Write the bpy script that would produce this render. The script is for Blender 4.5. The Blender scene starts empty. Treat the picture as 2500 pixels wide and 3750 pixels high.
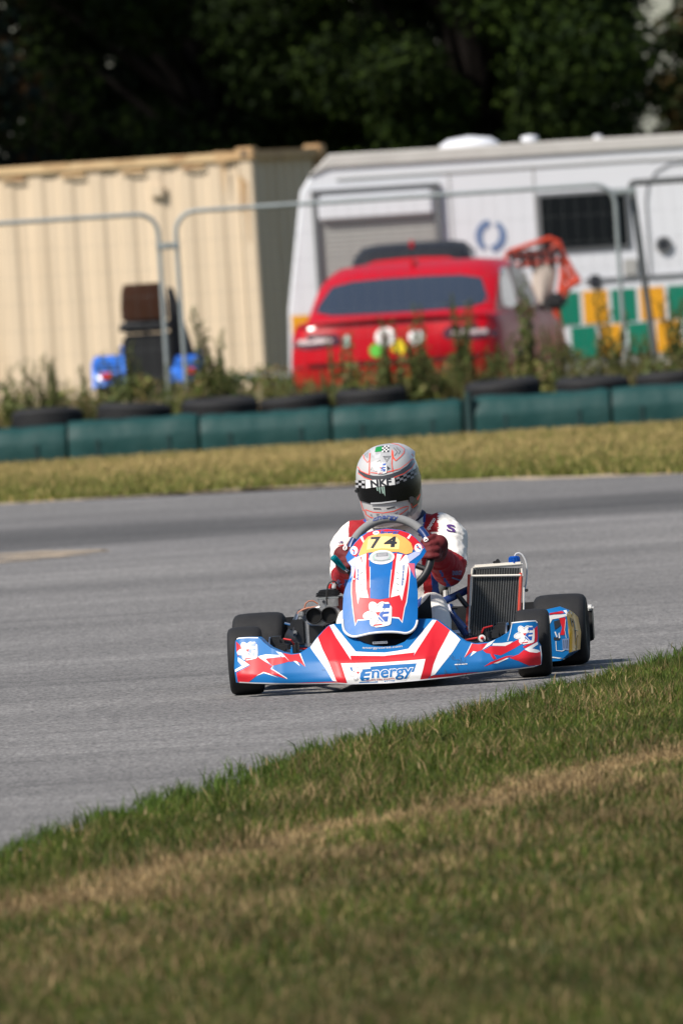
import bpy, bmesh, math, random
import numpy as np
from mathutils import Vector, Matrix, Euler
from mathutils.bvhtree import BVHTree

random.seed(7)
RNG = np.random.default_rng(7)
R = math.radians
scene = bpy.context.scene
COL = scene.collection

# ------------------------------------------------------------------ camera
CAM_H = 1.755
PITCH, ROLL = R(1.232), R(3.7)
fw = Vector((0, math.cos(PITCH), -math.sin(PITCH)))
up0 = Vector((0, math.sin(PITCH), math.cos(PITCH)))
rt = math.cos(ROLL) * Vector((1, 0, 0)) - math.sin(ROLL) * up0
up = math.sin(ROLL) * Vector((1, 0, 0)) + math.cos(ROLL) * up0
cd = bpy.data.cameras.new('camera')
cam = bpy.data.objects.new('camera', cd)
COL.objects.link(cam)
cam.matrix_world = Matrix(((rt.x, up.x, -fw.x, 0), (rt.y, up.y, -fw.y, 0), (rt.z, up.z, -fw.z, CAM_H), (0, 0, 0, 1)))
cd.sensor_fit = 'VERTICAL'
cd.sensor_height = 36
cd.sensor_width = 24
cd.lens = 459.2
cd.clip_start = 0.5
cd.clip_end = 3000
cd.dof.use_dof = True
cd.dof.focus_distance = 50.0
cd.dof.aperture_fstop = 8.2
cd.dof.aperture_blades = 9
scene.camera = cam

# ------------------------------------------------------------------ world, sun, exposure
SUN = Vector((-0.60, -0.50, 0.90)).normalized()
el_a, rot_a = math.asin(SUN.z), math.atan2(SUN.x, SUN.y)
w = bpy.data.worlds.new('World')
scene.world = w
w.use_nodes = True
nt = w.node_tree
sky = nt.nodes.new('ShaderNodeTexSky')
sky.sky_type = 'NISHITA'
sky.sun_disc = False
sky.sun_elevation = el_a
sky.sun_rotation = rot_a
sky.air_density = 1.0
sky.dust_density = 1.2
sky.ozone_density = 1.0
bg = nt.nodes['Background']
bg.inputs['Strength'].default_value = 0.088
nt.links.new(sky.outputs[0], bg.inputs['Color'])
sl = bpy.data.lights.new('sun', 'SUN')
sl.energy = 4.6
sl.angle = R(8)
sl.color = (1.0, 0.94, 0.86)
so = bpy.data.objects.new('sun', sl)
COL.objects.link(so)
so.rotation_euler = SUN.to_track_quat('Z', 'Y').to_euler()
scene.view_settings.view_transform = 'Standard'
scene.view_settings.look = 'None'
scene.view_settings.exposure = 0.40
scene.view_settings.gamma = 1.0
scene.cycles.use_denoising = True
scene.cycles.max_bounces = 8

# ------------------------------------------------------------------ materials
MATS = {}


def M(name, col, rough=0.5, metal=0.0, coat=0.0, var=0.12, scale=30.0, bump=0.0, bscale=None, dirt=0.0, dirtcol=(0.12, 0.1, 0.08), spec=0.5, streak=None):
    """procedural principled material: base colour broken by noise, optional grime patches and bump"""
    if name in MATS:
        return MATS[name]
    m = bpy.data.materials.new(name)
    m.use_nodes = True
    n, l = m.node_tree.nodes, m.node_tree.links
    b = n['Principled BSDF']
    b.inputs['Roughness'].default_value = rough
    b.inputs['Metallic'].default_value = metal
    b.inputs['Coat Weight'].default_value = coat
    b.inputs['Coat Roughness'].default_value = 0.12
    b.inputs['Specular IOR Level'].default_value = spec
    tc = n.new('ShaderNodeTexCoord')
    src = tc.outputs['Object']
    if streak:
        mp = n.new('ShaderNodeMapping')
        mp.inputs['Scale'].default_value = streak
        l.new(src, mp.inputs['Vector'])
        src = mp.outputs['Vector']
    nz = n.new('ShaderNodeTexNoise')
    nz.inputs['Scale'].default_value = scale
    nz.inputs['Detail'].default_value = 6
    l.new(src, nz.inputs['Vector'])
    hsv = n.new('ShaderNodeMixRGB')
    hsv.inputs['Color1'].default_value = (*[c * (1 - var) for c in col], 1)
    hsv.inputs['Color2'].default_value = (*[min(1, c * (1 + var)) for c in col], 1)
    l.new(nz.outputs['Fac'], hsv.inputs['Fac'])
    out = hsv.outputs['Color']
    if dirt > 0:
        nd = n.new('ShaderNodeTexNoise')
        nd.inputs['Scale'].default_value = scale * 0.35
        nd.inputs['Detail'].default_value = 8
        nd.inputs['Roughness'].default_value = 0.7
        l.new(src, nd.inputs['Vector'])
        rp = n.new('ShaderNodeValToRGB')
        rp.color_ramp.elements[0].position = 0.52
        rp.color_ramp.elements[1].position = 0.72
        l.new(nd.outputs['Fac'], rp.inputs['Fac'])
        mu = n.new('ShaderNodeMath')
        mu.operation = 'MULTIPLY'
        mu.inputs[1].default_value = dirt
        l.new(rp.outputs['Color'], mu.inputs[0])
        mx = n.new('ShaderNodeMixRGB')
        mx.inputs['Color2'].default_value = (*dirtcol, 1)
        l.new(mu.outputs[0], mx.inputs['Fac'])
        l.new(out, mx.inputs['Color1'])
        out = mx.outputs['Color']
    l.new(out, b.inputs['Base Color'])
    rr = n.new('ShaderNodeMapRange')
    rr.inputs['To Min'].default_value = max(0.02, rough * 0.8)
    rr.inputs['To Max'].default_value = min(1, rough * 1.25)
    l.new(nz.outputs['Fac'], rr.inputs['Value'])
    l.new(rr.outputs[0], b.inputs['Roughness'])
    if bump > 0:
        nb = n.new('ShaderNodeTexNoise')
        nb.inputs['Scale'].default_value = bscale or scale * 4
        nb.inputs['Detail'].default_value = 5
        l.new(src, nb.inputs['Vector'])
        bp = n.new('ShaderNodeBump')
        bp.inputs['Strength'].default_value = 1.0
        bp.inputs['Distance'].default_value = bump
        l.new(nb.outputs['Fac'], bp.inputs['Height'])
        l.new(bp.outputs['Normal'], b.inputs['Normal'])
    MATS[name] = m
    return m


def M_attr(name, rough=0.6, trans=0.25):
    """foliage: leaf colour stored per leaf (species / dryness, plus painted shading on the near verge), light passing through the blade"""
    m = bpy.data.materials.new(name)
    m.use_nodes = True
    n, l = m.node_tree.nodes, m.node_tree.links
    b = n['Principled BSDF']
    b.inputs['Roughness'].default_value = rough
    b.inputs['Specular IOR Level'].default_value = 0.3
    a = n.new('ShaderNodeAttribute')
    a.attribute_name = 'Col'
    l.new(a.outputs['Color'], b.inputs['Base Color'])
    t = n.new('ShaderNodeBsdfTranslucent')
    l.new(a.outputs['Color'], t.inputs['Color'])
    mx = n.new('ShaderNodeMixShader')
    mx.inputs['Fac'].default_value = trans
    l.new(b.outputs[0], mx.inputs[1])
    l.new(t.outputs[0], mx.inputs[2])
    l.new(mx.outputs[0], n['Material Output'].inputs['Surface'])
    MATS[name] = m
    return m


# kart / suit paints
BLUE = M('livery_blue', (0.004, 0.120, 0.34), 0.42, coat=0.0, spec=0.25, var=0.10, scale=9, dirt=0.12, dirtcol=(0.05, 0.12, 0.25))
NBLUE = M('panel_blue', (0.003, 0.115, 0.37), 0.42, coat=0.0, spec=0.25, var=0.22, scale=14, bump=0.0012, bscale=16)
RED = M('livery_red', (0.52, 0.014, 0.024), 0.42, coat=0.0, spec=0.25, var=0.10, scale=9, dirt=0.12, dirtcol=(0.25, 0.02, 0.03))
WHITE = M('livery_white', (0.70, 0.69, 0.67), 0.5, coat=0.0, spec=0.3, var=0.05, scale=9, dirt=0.25, dirtcol=(0.42, 0.38, 0.33))
LAV = M('livery_lavender', (0.42, 0.45, 0.70), 0.35, coat=0.3, var=0.08)
ORANGE = M('plate_orange', (0.80, 0.38, 0.09), 0.35, coat=0.3, var=0.08)
YELLOW = M('plate_yellow', (0.83, 0.60, 0.24), 0.35, coat=0.3, var=0.05)
PODYEL = M('livery_yellow', (0.85, 0.46, 0.03), 0.35, coat=0.3, var=0.1)
INK = M('ink_black', (0.02, 0.022, 0.028), 0.4, var=0.1)
NAVY = M('ink_navy', (0.012, 0.035, 0.16), 0.4, var=0.1)
GREYINK = M('ink_grey', (0.20, 0.20, 0.215), 0.4, var=0.15, scale=120)
LGREY = M('ink_light_grey', (0.44, 0.44, 0.45), 0.35, var=0.1)
NEON = M('ink_neon_red', (0.85, 0.075, 0.035), 0.4, var=0.05)
GREEN = M('ink_green', (0.01, 0.22, 0.05), 0.4, var=0.1)
PALEGREEN = M('emblem_green', (0.30, 0.42, 0.36), 0.35, var=0.1)
BLACKHOLE = M('bore_shade_black', (0.003, 0.003, 0.003), 0.9, var=0.2)  # black discs in the intake tubes, painting in the shade of their bores
BLACKPL = M('black_plastic', (0.012, 0.012, 0.013), 0.45, var=0.2)
TYRE = M('tyre_rubber', (0.014, 0.014, 0.015), 0.72, spec=0.3, var=0.25, scale=40, bump=0.001, bscale=300, dirt=0.3, dirtcol=(0.035, 0.034, 0.032))
STEEL = M('steel', (0.55, 0.55, 0.56), 0.25, metal=1.0, var=0.15)
ALU = M('cast_aluminium', (0.42, 0.41, 0.40), 0.42, metal=0.85, var=0.15, scale=60, bump=0.0006, dirt=0.35, dirtcol=(0.1, 0.09, 0.08))
DARKMET = M('dark_metal', (0.035, 0.035, 0.038), 0.4, metal=0.6, var=0.25)
FRAMEBLUE = M('frame_blue', (0.008, 0.030, 0.13), 0.3, coat=0.5, var=0.15)
TEAL = M('anodised_teal', (0.0, 0.27, 0.30), 0.28, metal=0.55, var=0.1)
CAPBLUE = M('anodised_blue', (0.005, 0.10, 0.50), 0.25, metal=0.5, var=0.1)
RADTUBE = M('radiator_red', (0.55, 0.07, 0.045), 0.4, var=0.15)
RADCORE = M('radiator_core', (0.008, 0.008, 0.008), 0.5, var=0.3, scale=300, bump=0.001, bscale=500)
RADFIN = M('radiator_fin', (0.20, 0.20, 0.19), 0.45, metal=0.5, var=0.3)
CREAM = M('radiator_tank', (0.68, 0.64, 0.57), 0.4, var=0.06, dirt=0.2)
HOSE = M('clear_hose', (0.55, 0.54, 0.52), 0.25, var=0.05)
SEATGREY = M('seat_fibreglass', (0.23, 0.23, 0.22), 0.4, var=0.15)
MAROON = M('tank_maroon', (0.13, 0.022, 0.016), 0.5, var=0.2)
SUEDE = M('wheel_suede_grey', (0.20, 0.20, 0.20), 0.85, var=0.15, scale=90, bump=0.0008, bscale=400)
COPPER = M('wire_orange', (0.35, 0.12, 0.06), 0.5, var=0.1)
REDWIRE = M('wire_red', (0.45, 0.02, 0.02), 0.45, var=0.1)
SUITW = M('suit_white', (0.72, 0.69, 0.64), 0.85, var=0.05, scale=25, bump=0.006, bscale=22)
SUITR = M('suit_red', (0.30, 0.004, 0.010), 0.8, var=0.12, scale=25, bump=0.008, bscale=24)
SUITB = M('suit_blue', (0.012, 0.055, 0.26), 0.8, var=0.12, scale=25, bump=0.006, bscale=24)
GLOVE = M('glove_red', (0.10, 0.002, 0.004), 0.75, var=0.15, scale=60, bump=0.002, bscale=150)
GLOVED = M('glove_dark', (0.03, 0.004, 0.006), 0.8, var=0.2)
SHOE = M('boot_black', (0.015, 0.015, 0.018), 0.6, var=0.2)
HELM = M('helmet_white', (0.44, 0.435, 0.43), 0.3, coat=0.3, var=0.04)
HELMG = M('helmet_charcoal', (0.045, 0.045, 0.048), 0.3, coat=0.4, var=0.12)
HELMM = M('helmet_mid_grey', (0.36, 0.36, 0.365), 0.3, coat=0.3, var=0.3, scale=60)
VISOR = M('visor_black', (0.003, 0.0033, 0.0036), 0.22, spec=0.25, coat=0.0, var=0.1)
NECK = M('neck_brace_navy', (0.008, 0.014, 0.05), 0.7, var=0.15)


# ------------------------------------------------------------------ builders
def link(o, parent=None):
    COL.objects.link(o)
    if parent is not None:
        o.parent = parent
    return o


def tag(o, label=None, cat=None, group=None, kind=None):
    if label:
        o['label'] = label
    if cat:
        o['category'] = cat
    if group:
        o['group'] = group
    if kind:
        o['kind'] = kind
    return o


def empty(name, loc=(0, 0, 0), rz=0.0):
    o = bpy.data.objects.new(name, None)
    o.location = loc
    o.rotation_euler = (0, 0, rz)
    o.empty_display_size = 0.1
    return link(o)


def frame_of(d):
    d = Vector(d).normalized()
    a = Vector((0, 0, 1)) if abs(d.z) < 0.9 else Vector((1, 0, 0))
    u = d.cross(a).normalized()
    return u, u.cross(d).normalized() * -1


class MB:
    """collects solids with per-face materials, builds ONE mesh object"""

    def __init__(self):
        self.v, self.f, self.mi, self.mats = [], [], [], []

    def _m(self, m):
        if m not in self.mats:
            self.mats.append(m)
        return self.mats.index(m)

    def add(self, verts, faces, m):
        o = len(self.v)
        self.v += [tuple(p) for p in verts]
        i = self._m(m)
        for f in faces:
            self.f.append(tuple(o + k for k in f))
            self.mi.append(i)
        return self

    def box(self, c, s, m, rot=None, bev=0.0):
        c = Vector(c)
        hx, hy, hz = s[0] / 2, s[1] / 2, s[2] / 2
        rm = Euler(rot).to_matrix() if rot else Matrix.Identity(3)
        if bev <= 0:
            vs = [c + rm @ Vector((x * hx, y * hy, z * hz)) for x in (-1, 1) for y in (-1, 1) for z in (-1, 1)]
            return self.add(vs, [(0, 1, 3, 2), (4, 6, 7, 5), (0, 4, 5, 1), (2, 3, 7, 6), (0, 2, 6, 4), (1, 5, 7, 3)], m)
        bm = bmesh.new()
        bmesh.ops.create_cube(bm, size=1)
        for v in bm.verts:
            v.co = Vector((v.co.x * s[0], v.co.y * s[1], v.co.z * s[2]))
        bmesh.ops.bevel(bm, geom=bm.edges[:], offset=min(bev, min(s) * 0.45), segments=2, affect='EDGES')
        bm.verts.ensure_lookup_table()
        vs = [c + rm @ v.co for v in bm.verts]
        fs = [[v.index for v in f.verts] for f in bm.faces]
        bm.free()
        return self.add(vs, fs, m)

    def tube(self, pts, r, m, seg=12, cap=True, closed=False):
        pts = [Vector(p) for p in pts]
        n = len(pts)
        rr = r if isinstance(r, (list, tuple)) else [r] * n
        vs, fs = [], []
        pu = None
        for i, p in enumerate(pts):
            if closed:
                d = pts[(i + 1) % n] - pts[i - 1]
            else:
                d = pts[min(i + 1, n - 1)] - pts[max(i - 1, 0)]
            d.normalize()
            if pu is None:
                u, _ = frame_of(d)
            else:
                u = (pu - d * pu.dot(d)).normalized()
            pu = u
            wv = d.cross(u)
            for k in range(seg):
                a = 2 * math.pi * k / seg
                vs.append(p + (u * math.cos(a) + wv * math.sin(a)) * rr[i])
        rng = n if closed else n - 1
        for i in range(rng):
            j = (i + 1) % n
            for k in range(seg):
                k2 = (k + 1) % seg
                fs.append((i * seg + k, i * seg + k2, j * seg + k2, j * seg + k))
        if cap and not closed:
            fs.append(tuple(range(seg - 1, -1, -1)))
            fs.append(tuple((n - 1) * seg + k for k in range(seg)))
        return self.add(vs, fs, m)

    def lathe(self, prof, m, c=(0, 0, 0), axis=(1, 0, 0), seg=36, mats=None):
        """prof: list of (along axis, radius)"""
        c = Vector(c)
        ax = Vector(axis).normalized()
        u, wv = frame_of(ax)
        vs, n = [], len(prof)
        for t, r in prof:
            for k in range(seg):
                a = 2 * math.pi * k / seg
                vs.append(c + ax * t + (u * math.cos(a) + wv * math.sin(a)) * r)
        for i in range(n - 1):
            fs = []
            for k in range(seg):
                k2 = (k + 1) % seg
                fs.append((i * seg + k, i * seg + k2, (i + 1) * seg + k2, (i + 1) * seg + k))
            if i == 0:
                o0 = len(self.v)
                self.add(vs, fs, mats[i] if mats else m)
            else:
                mi = self._m(mats[i] if mats else m)
                for f in fs:
                    self.f.append(tuple(o0 + q for q in f))
                    self.mi.append(mi)
        return self

    def prism(self, poly, y0, y1, m):
        """outline in (x, z), extruded from y0 to y1"""
        n = len(poly)
        vs = [(x, y0, z) for x, z in poly] + [(x, y1, z) for x, z in poly]
        fs = [tuple(range(n)), tuple(range(2 * n - 1, n - 1, -1))]
        fs += [(i, i + n, (i + 1) % n + n, (i + 1) % n) for i in range(n)]
        return self.add(vs, fs, m)

    def build(self, name, parent=None, smooth=35, bevel=0.0):
        me = bpy.data.meshes.new(name)
        me.from_pydata(self.v, [], self.f)
        for m in self.mats:
            me.materials.append(m)
        me.polygons.foreach_set('material_index', self.mi)
        bm = bmesh.new()
        bm.from_mesh(me)
        bmesh.ops.recalc_face_normals(bm, faces=bm.faces[:])
        bm.to_mesh(me)
        bm.free()
        me.polygons.foreach_set('use_smooth', [True] * len(me.polygons))
        me.update()
        if smooth is not None:
            me.set_sharp_from_angle(angle=R(smooth))
        o = bpy.data.objects.new(name, me)
        if bevel > 0:
            b = o.modifiers.new('bevel', 'BEVEL')
            b.width = bevel
            b.segments = 2
            b.limit_method = 'ANGLE'
        return link(o, parent)


def tri_mesh(name, verts, tris, mat, cols=None, parent=None, smooth=False):
    me = bpy.data.meshes.new(name)
    verts = np.asarray(verts, np.float32)
    tris = np.asarray(tris, np.int32)
    me.vertices.add(len(verts))
    me.vertices.foreach_set('co', verts.ravel())
    me.loops.add(tris.size)
    me.loops.foreach_set('vertex_index', tris.ravel())
    me.polygons.add(len(tris))
    me.polygons.foreach_set('loop_start', np.arange(0, tris.size, 3, dtype=np.int32))
    me.polygons.foreach_set('loop_total', np.full(len(tris), 3, np.int32))
    me.update(calc_edges=True)
    if cols is not None:
        a = me.color_attributes.new('Col', 'FLOAT_COLOR', 'POINT')
        c = np.ones((len(verts), 4), np.float32)
        c[:, :3] = cols
        a.data.foreach_set('color', c.ravel())
    me.materials.append(mat)
    if smooth:
        me.polygons.foreach_set('use_smooth', [True] * len(tris))
    o = bpy.data.objects.new(name, me)
    return link(o, parent)


def copy_tree(o, parent=None):
    c = o.copy()
    COL.objects.link(c)
    c.parent = parent
    for ch in list(o.children):
        copy_tree(ch, c)
    return c


def chaikin(p, it=1, closed=True):
    for _ in range(it):
        q = []
        n = len(p)
        for i in range(n if closed else n - 1):
            a, b = p[i], p[(i + 1) % n]
            q.append((a[0] * .75 + b[0] * .25, a[1] * .75 + b[1] * .25))
            q.append((a[0] * .25 + b[0] * .75, a[1] * .25 + b[1] * .75))
        if not closed:
            q = [p[0]] + q + [p[-1]]
        p = q
    return p


def ellipse(cx, cy, rx, ry, rot=0.0, n=28, a0=0, a1=360):
    c, s = math.cos(rot), math.sin(rot)
    out = []
    for k in range(n):
        a = R(a0 + (a1 - a0) * k / (n if a1 - a0 >= 360 else n - 1))
        x, y = rx * math.cos(a), ry * math.sin(a)
        out.append((cx + x * c - y * s, cy + x * s + y * c))
    return out


def stroke(pts, wd):
    """thin band polygon along an open polyline"""
    L, Rr = [], []
    n = len(pts)
    for i in range(n):
        a, b = Vector(pts[max(0, i - 1)]), Vector(pts[min(n - 1, i + 1)])
        d = (b - a).normalized()
        nn = Vector((-d.y, d.x)) * wd / 2
        L.append((pts[i][0] + nn.x, pts[i][1] + nn.y))
        Rr.append((pts[i][0] - nn.x, pts[i][1] - nn.y))
    return L + Rr[::-1]


def text2d(s, size=1.0, bold=0.0, shear=0.0, space=1.0):
    """lettering as 2-D triangles: (verts, faces, width)"""
    cu = bpy.data.curves.new('t', 'FONT')
    cu.body = s
    cu.size = size
    cu.offset = bold
    cu.shear = shear
    cu.space_character = space
    cu.resolution_u = 4
    o = bpy.data.objects.new('t', cu)
    COL.objects.link(o)
    dg = bpy.context.evaluated_depsgraph_get()
    me = bpy.data.meshes.new_from_object(o.evaluated_get(dg))
    vs = [(v.co.x, v.co.y) for v in me.vertices]
    fs = [tuple(p.vertices) for p in me.polygons]
    bpy.data.objects.remove(o)
    bpy.data.meshes.remove(me)
    bpy.data.curves.remove(cu)
    return vs, fs


def text_on(s, p0, p1, height, bold=0.0, shear=0.0, arch=0.0, space=1.0):
    """place lettering so that its baseline runs from p0 to p1 (y down), cap height as given"""
    vs, fs = text2d(s, 1.0, bold, shear, space)
    xs = [v[0] for v in vs]
    ys = [v[1] for v in vs]
    x0, x1 = min(xs), max(xs)
    p0, p1 = Vector(p0), Vector(p1)
    d = (p1 - p0)
    nrm = Vector((d.y, -d.x)).normalized()
    cap = 0.70
    out = []
    for x, y in vs:
        t = (x - x0) / (x1 - x0)
        q = p0 + d * t + nrm * (y / cap * height + arch * 4 * t * (1 - t))
        out.append((q.x, q.y))
    return ('mesh', out, fs)


def flat_bm(item, step):
    """2-D outline or lettering -> bmesh cut along a grid so that it can follow a curved body"""
    bm = bmesh.new()
    if item[0] == 'mesh':
        vv = [bm.verts.new((x, y, 0)) for x, y in item[1]]
        for f in item[2]:
            try:
                bm.faces.new([vv[k] for k in f])
            except ValueError:
                pass
        bmesh.ops.remove_doubles(bm, verts=bm.verts[:], dist=1e-4)
    else:
        vv = [bm.verts.new((x, y, 0)) for x, y in item]
        bm.faces.new(vv)
    bm.normal_update()
    bmesh.ops.triangulate(bm, faces=bm.faces[:])
    xs = [v.co.x for v in bm.verts]
    ys = [v.co.y for v in bm.verts]
    for ax, lo, hi in ((0, min(xs), max(xs)), (1, min(ys), max(ys))):
        k = math.floor(lo / step) + 1
        while k * step < hi:
            co = Vector((k * step, 0, 0)) if ax == 0 else Vector((0, k * step, 0))
            no = Vector((1, 0, 0)) if ax == 0 else Vector((0, 1, 0))
            bmesh.ops.bisect_plane(bm, geom=bm.verts[:] + bm.edges[:] + bm.faces[:], plane_co=co, plane_no=no, dist=1e-5)
            k += 1
    return bm


def decal(name, layers, proj, parent, step=18, lift0=0.0006, dl=0.00022, facing=(0, -1, 0)):
    """layers: list of (material, [items]); each layer lies a little proud of the one before"""
    V, F, MI, mats = [], [], [], []
    lift = lift0
    for m, items in layers:
        if m not in mats:
            mats.append(m)
        for it in items:
            bm = flat_bm(it, step)
            bm.verts.ensure_lookup_table()
            bm.verts.index_update()
            o = len(V)
            P = [proj(v.co.x, v.co.y, lift) for v in bm.verts]
            V += [p if p is not None else Vector((0, 0, 0)) for p in P]
            for f in bm.faces:
                ids = [v.index for v in f.verts]
                if any(P[k] is None for k in ids):
                    continue
                a, b, c = [P[k] for k in ids[:3]]
                nn = (b - a).cross(c - a)
                if nn.dot(Vector(facing)) < 0:
                    ids = ids[::-1]
                F.append([o + k for k in ids])
                MI.append(mats.index(m))
            bm.free()
        lift += dl
    me = bpy.data.meshes.new(name)
    me.from_pydata(V, [], F)
    for m in mats:
        me.materials.append(m)
    me.polygons.foreach_set('material_index', MI)
    me.polygons.foreach_set('use_smooth', [True] * len(F))
    bm = bmesh.new()
    bm.from_mesh(me)
    loose = [v for v in bm.verts if not v.link_faces]
    bmesh.ops.delete(bm, geom=loose, context='VERTS')
    bm.to_mesh(me)
    bm.free()
    me.update()
    return link(bpy.data.objects.new(name, me), parent)


def shell(name, outline, proj, mat, parent, depth=0.05, step=18, rim=None, thick=0.004, smooth=50):
    """moulded plastic panel: an outline draped on a body surface with turned-back edges"""
    bm = flat_bm(outline, step)
    dead = []
    for v in bm.verts:
        q = proj(v.co.x, v.co.y, 0.0)
        if q is None:
            dead.append(v)
        else:
            v.co = q
    bmesh.ops.delete(bm, geom=dead, context='VERTS')
    bmesh.ops.recalc_face_normals(bm, faces=bm.faces[:])
    if sum(f.normal.y for f in bm.faces) > 0:
        bmesh.ops.reverse_faces(bm, faces=bm.faces[:])
    bmesh.ops.dissolve_degenerate(bm, edges=bm.edges[:], dist=1e-5)
    bm.normal_update()
    for dy, sc in ((thick, 1.004), (depth, 0.985)):
        be = [e for e in bm.edges if len(e.link_faces) == 1]
        cen = Vector((0, 0, 0))
        r = bmesh.ops.extrude_edge_only(bm, edges=be)
        vs = [g for g in r['geom'] if isinstance(g, bmesh.types.BMVert)]
        for v in vs:
            cen += v.co
        cen /= max(1, len(vs))
        for v in vs:
            v.co = Vector((cen.x + (v.co.x - cen.x) * sc, v.co.y + dy, cen.z + (v.co.z - cen.z) * sc))
    bmesh.ops.recalc_face_normals(bm, faces=bm.faces[:])
    me = bpy.data.meshes.new(name)
    bm.to_mesh(me)
    bm.free()
    me.materials.append(mat)
    me.polygons.foreach_set('use_smooth', [True] * len(me.polygons))
    me.set_sharp_from_angle(angle=R(smooth))
    return link(bpy.data.objects.new(name, me), parent)

# ================================================================== SETTING
# ---- ground sheet, asphalt track
def ground_material():
    m = bpy.data.materials.new('verge_soil')
    m.use_nodes = True
    n, l = m.node_tree.nodes, m.node_tree.links
    b = n['Principled BSDF']
    b.inputs['Roughness'].default_value = 0.95
    tc = n.new('ShaderNodeTexCoord')
    a = n.new('ShaderNodeTexNoise')
    a.inputs['Scale'].default_value = 0.9
    a.inputs['Detail'].default_value = 8
    l.new(tc.outputs['Object'], a.inputs['Vector'])
    rp = n.new('ShaderNodeValToRGB')
    e = rp.color_ramp.elements
    e[0].position, e[0].color = 0.35, (0.045, 0.058, 0.012, 1)
    e[1].position, e[1].color = 0.70, (0.13, 0.11, 0.04, 1)
    l.new(a.outputs['Fac'], rp.inputs['Fac'])
    l.new(rp.outputs['Color'], b.inputs['Base Color'])
    return m


def asphalt_material():
    m = bpy.data.materials.new('asphalt')
    m.use_nodes = True
    n, l = m.node_tree.nodes, m.node_tree.links
    b = n['Principled BSDF']
    tc = n.new('ShaderNodeTexCoord')

    def noise(scale, detail=4, mapping=None, rough=0.6, dist=0.0):
        t = n.new('ShaderNodeTexNoise')
        t.inputs['Scale'].default_value = scale
        t.inputs['Detail'].default_value = detail
        t.inputs['Roughness'].default_value = rough
        t.inputs['Distortion'].default_value = dist
        if mapping:
            mp = n.new('ShaderNodeMapping')
            mp.inputs['Scale'].default_value = mapping[:3]
            mp.inputs['Rotation'].default_value = (0, 0, R(mapping[3]))
            l.new(tc.outputs['Object'], mp.inputs['Vector'])
            l.new(mp.outputs['Vector'], t.inputs['Vector'])
        else:
            l.new(tc.outputs['Object'], t.inputs['Vector'])
        return t

    def ramp(src, p0, c0, p1, c1):
        rp = n.new('ShaderNodeValToRGB')
        e = rp.color_ramp.elements
        e[0].position, e[0].color = p0, (c0, c0, c0, 1)
        e[1].position, e[1].color = p1, (c1, c1, c1, 1)
        l.new(src, rp.inputs['Fac'])
        return rp.outputs['Color']

    def mul(a, c, fac=1.0):
        mx = n.new('ShaderNodeMixRGB')
        mx.blend_type = 'MULTIPLY'
        mx.inputs['Fac'].default_value = fac
        l.new(a, mx.inputs['Color1'])
        l.new(c, mx.inputs['Color2'])
        return mx.outputs['Color']

    base = n.new('ShaderNodeRGB')
    base.outputs[0].default_value = (0.162, 0.155, 0.148, 1)
    out = base.outputs[0]
    # coarse chippings, seen as speckle near the kart
    out = mul(out, ramp(noise(70, 3, (1, 0.35, 1, 0)).outputs['Fac'], 0.33, 0.50, 0.68, 1.50))
    out = mul(out, ramp(noise(22, 4, (1, 0.2, 1, 0)).outputs['Fac'], 0.33, 0.86, 0.68, 1.12))
    # patchy ageing
    out = mul(out, ramp(noise(0.45, 6).outputs['Fac'], 0.36, 0.86, 0.66, 1.10))
    # rubber laid down along the driving line, sweeping round the bend
    out = mul(out, ramp(noise(1.0, 5, (0.10, 1.0, 1, 14), 0.55, 0.6).outputs['Fac'], 0.34, 0.84, 0.62, 1.05))
    out = mul(out, ramp(noise(1.0, 3, (0.30, 5.0, 1, 22), 0.5, 0.4).outputs['Fac'], 0.28, 0.74, 0.46, 1.0))
    # dark rubbered racing line beyond the kart: a band about y = 78 m
    sx = n.new('ShaderNodeSeparateXYZ')
    l.new(tc.outputs['Object'], sx.inputs[0])
    wob = noise(0.22, 3)
    ad = n.new('ShaderNodeMath')
    ad.operation = 'MULTIPLY_ADD'
    ad.inputs[1].default_value = 5.0
    l.new(wob.outputs['Fac'], ad.inputs[0])
    l.new(sx.outputs['Y'], ad.inputs[2])
    mr = n.new('ShaderNodeMapRange')
    mr.inputs['From Min'].default_value = 70
    mr.inputs['From Max'].default_value = 100
    l.new(ad.outputs[0], mr.inputs['Value'])
    rp = n.new('ShaderNodeValToRGB')
    cr = rp.color_ramp
    cr.elements[0].position, cr.elements[0].color = 0.12, (1.06, 1.06, 1.06, 1)
    cr.elements[1].position, cr.elements[1].color = 0.80, (1.04, 1.04, 1.04, 1)
    for p, c in ((0.25, 1.12), (0.315, 0.60), (0.38, 0.46), (0.44, 0.58), (0.50, 0.92)):
        q = cr.elements.new(p)
        q.color = (c, c, c * 1.01, 1)
    l.new(mr.outputs[0], rp.inputs['Fac'])
    out = mul(out, rp.outputs['Color'])
    l.new(out, b.inputs['Base Color'])
    b.inputs['Roughness'].default_value = 0.82
    b.inputs['Specular IOR Level'].default_value = 0.35
    bp = n.new('ShaderNodeBump')
    bp.inputs['Distance'].default_value = 0.004
    l.new(noise(120, 3).outputs['Fac'], bp.inputs['Height'])
    l.new(bp.outputs['Normal'], b.inputs['Normal'])
    return m


def sheet(name, poly, z, mat):
    me = bpy.data.meshes.new(name)
    bm = bmesh.new()
    f = bm.faces.new([bm.verts.new((x, y, z)) for x, y in poly])
    if f.normal.z < 0:
        f.normal_flip()
    bmesh.ops.triangulate(bm, faces=bm.faces[:])
    bm.to_mesh(me)
    bm.free()
    me.materials.append(mat)
    o = link(bpy.data.objects.new(name, me))
    o['kind'] = 'structure'
    return o


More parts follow.
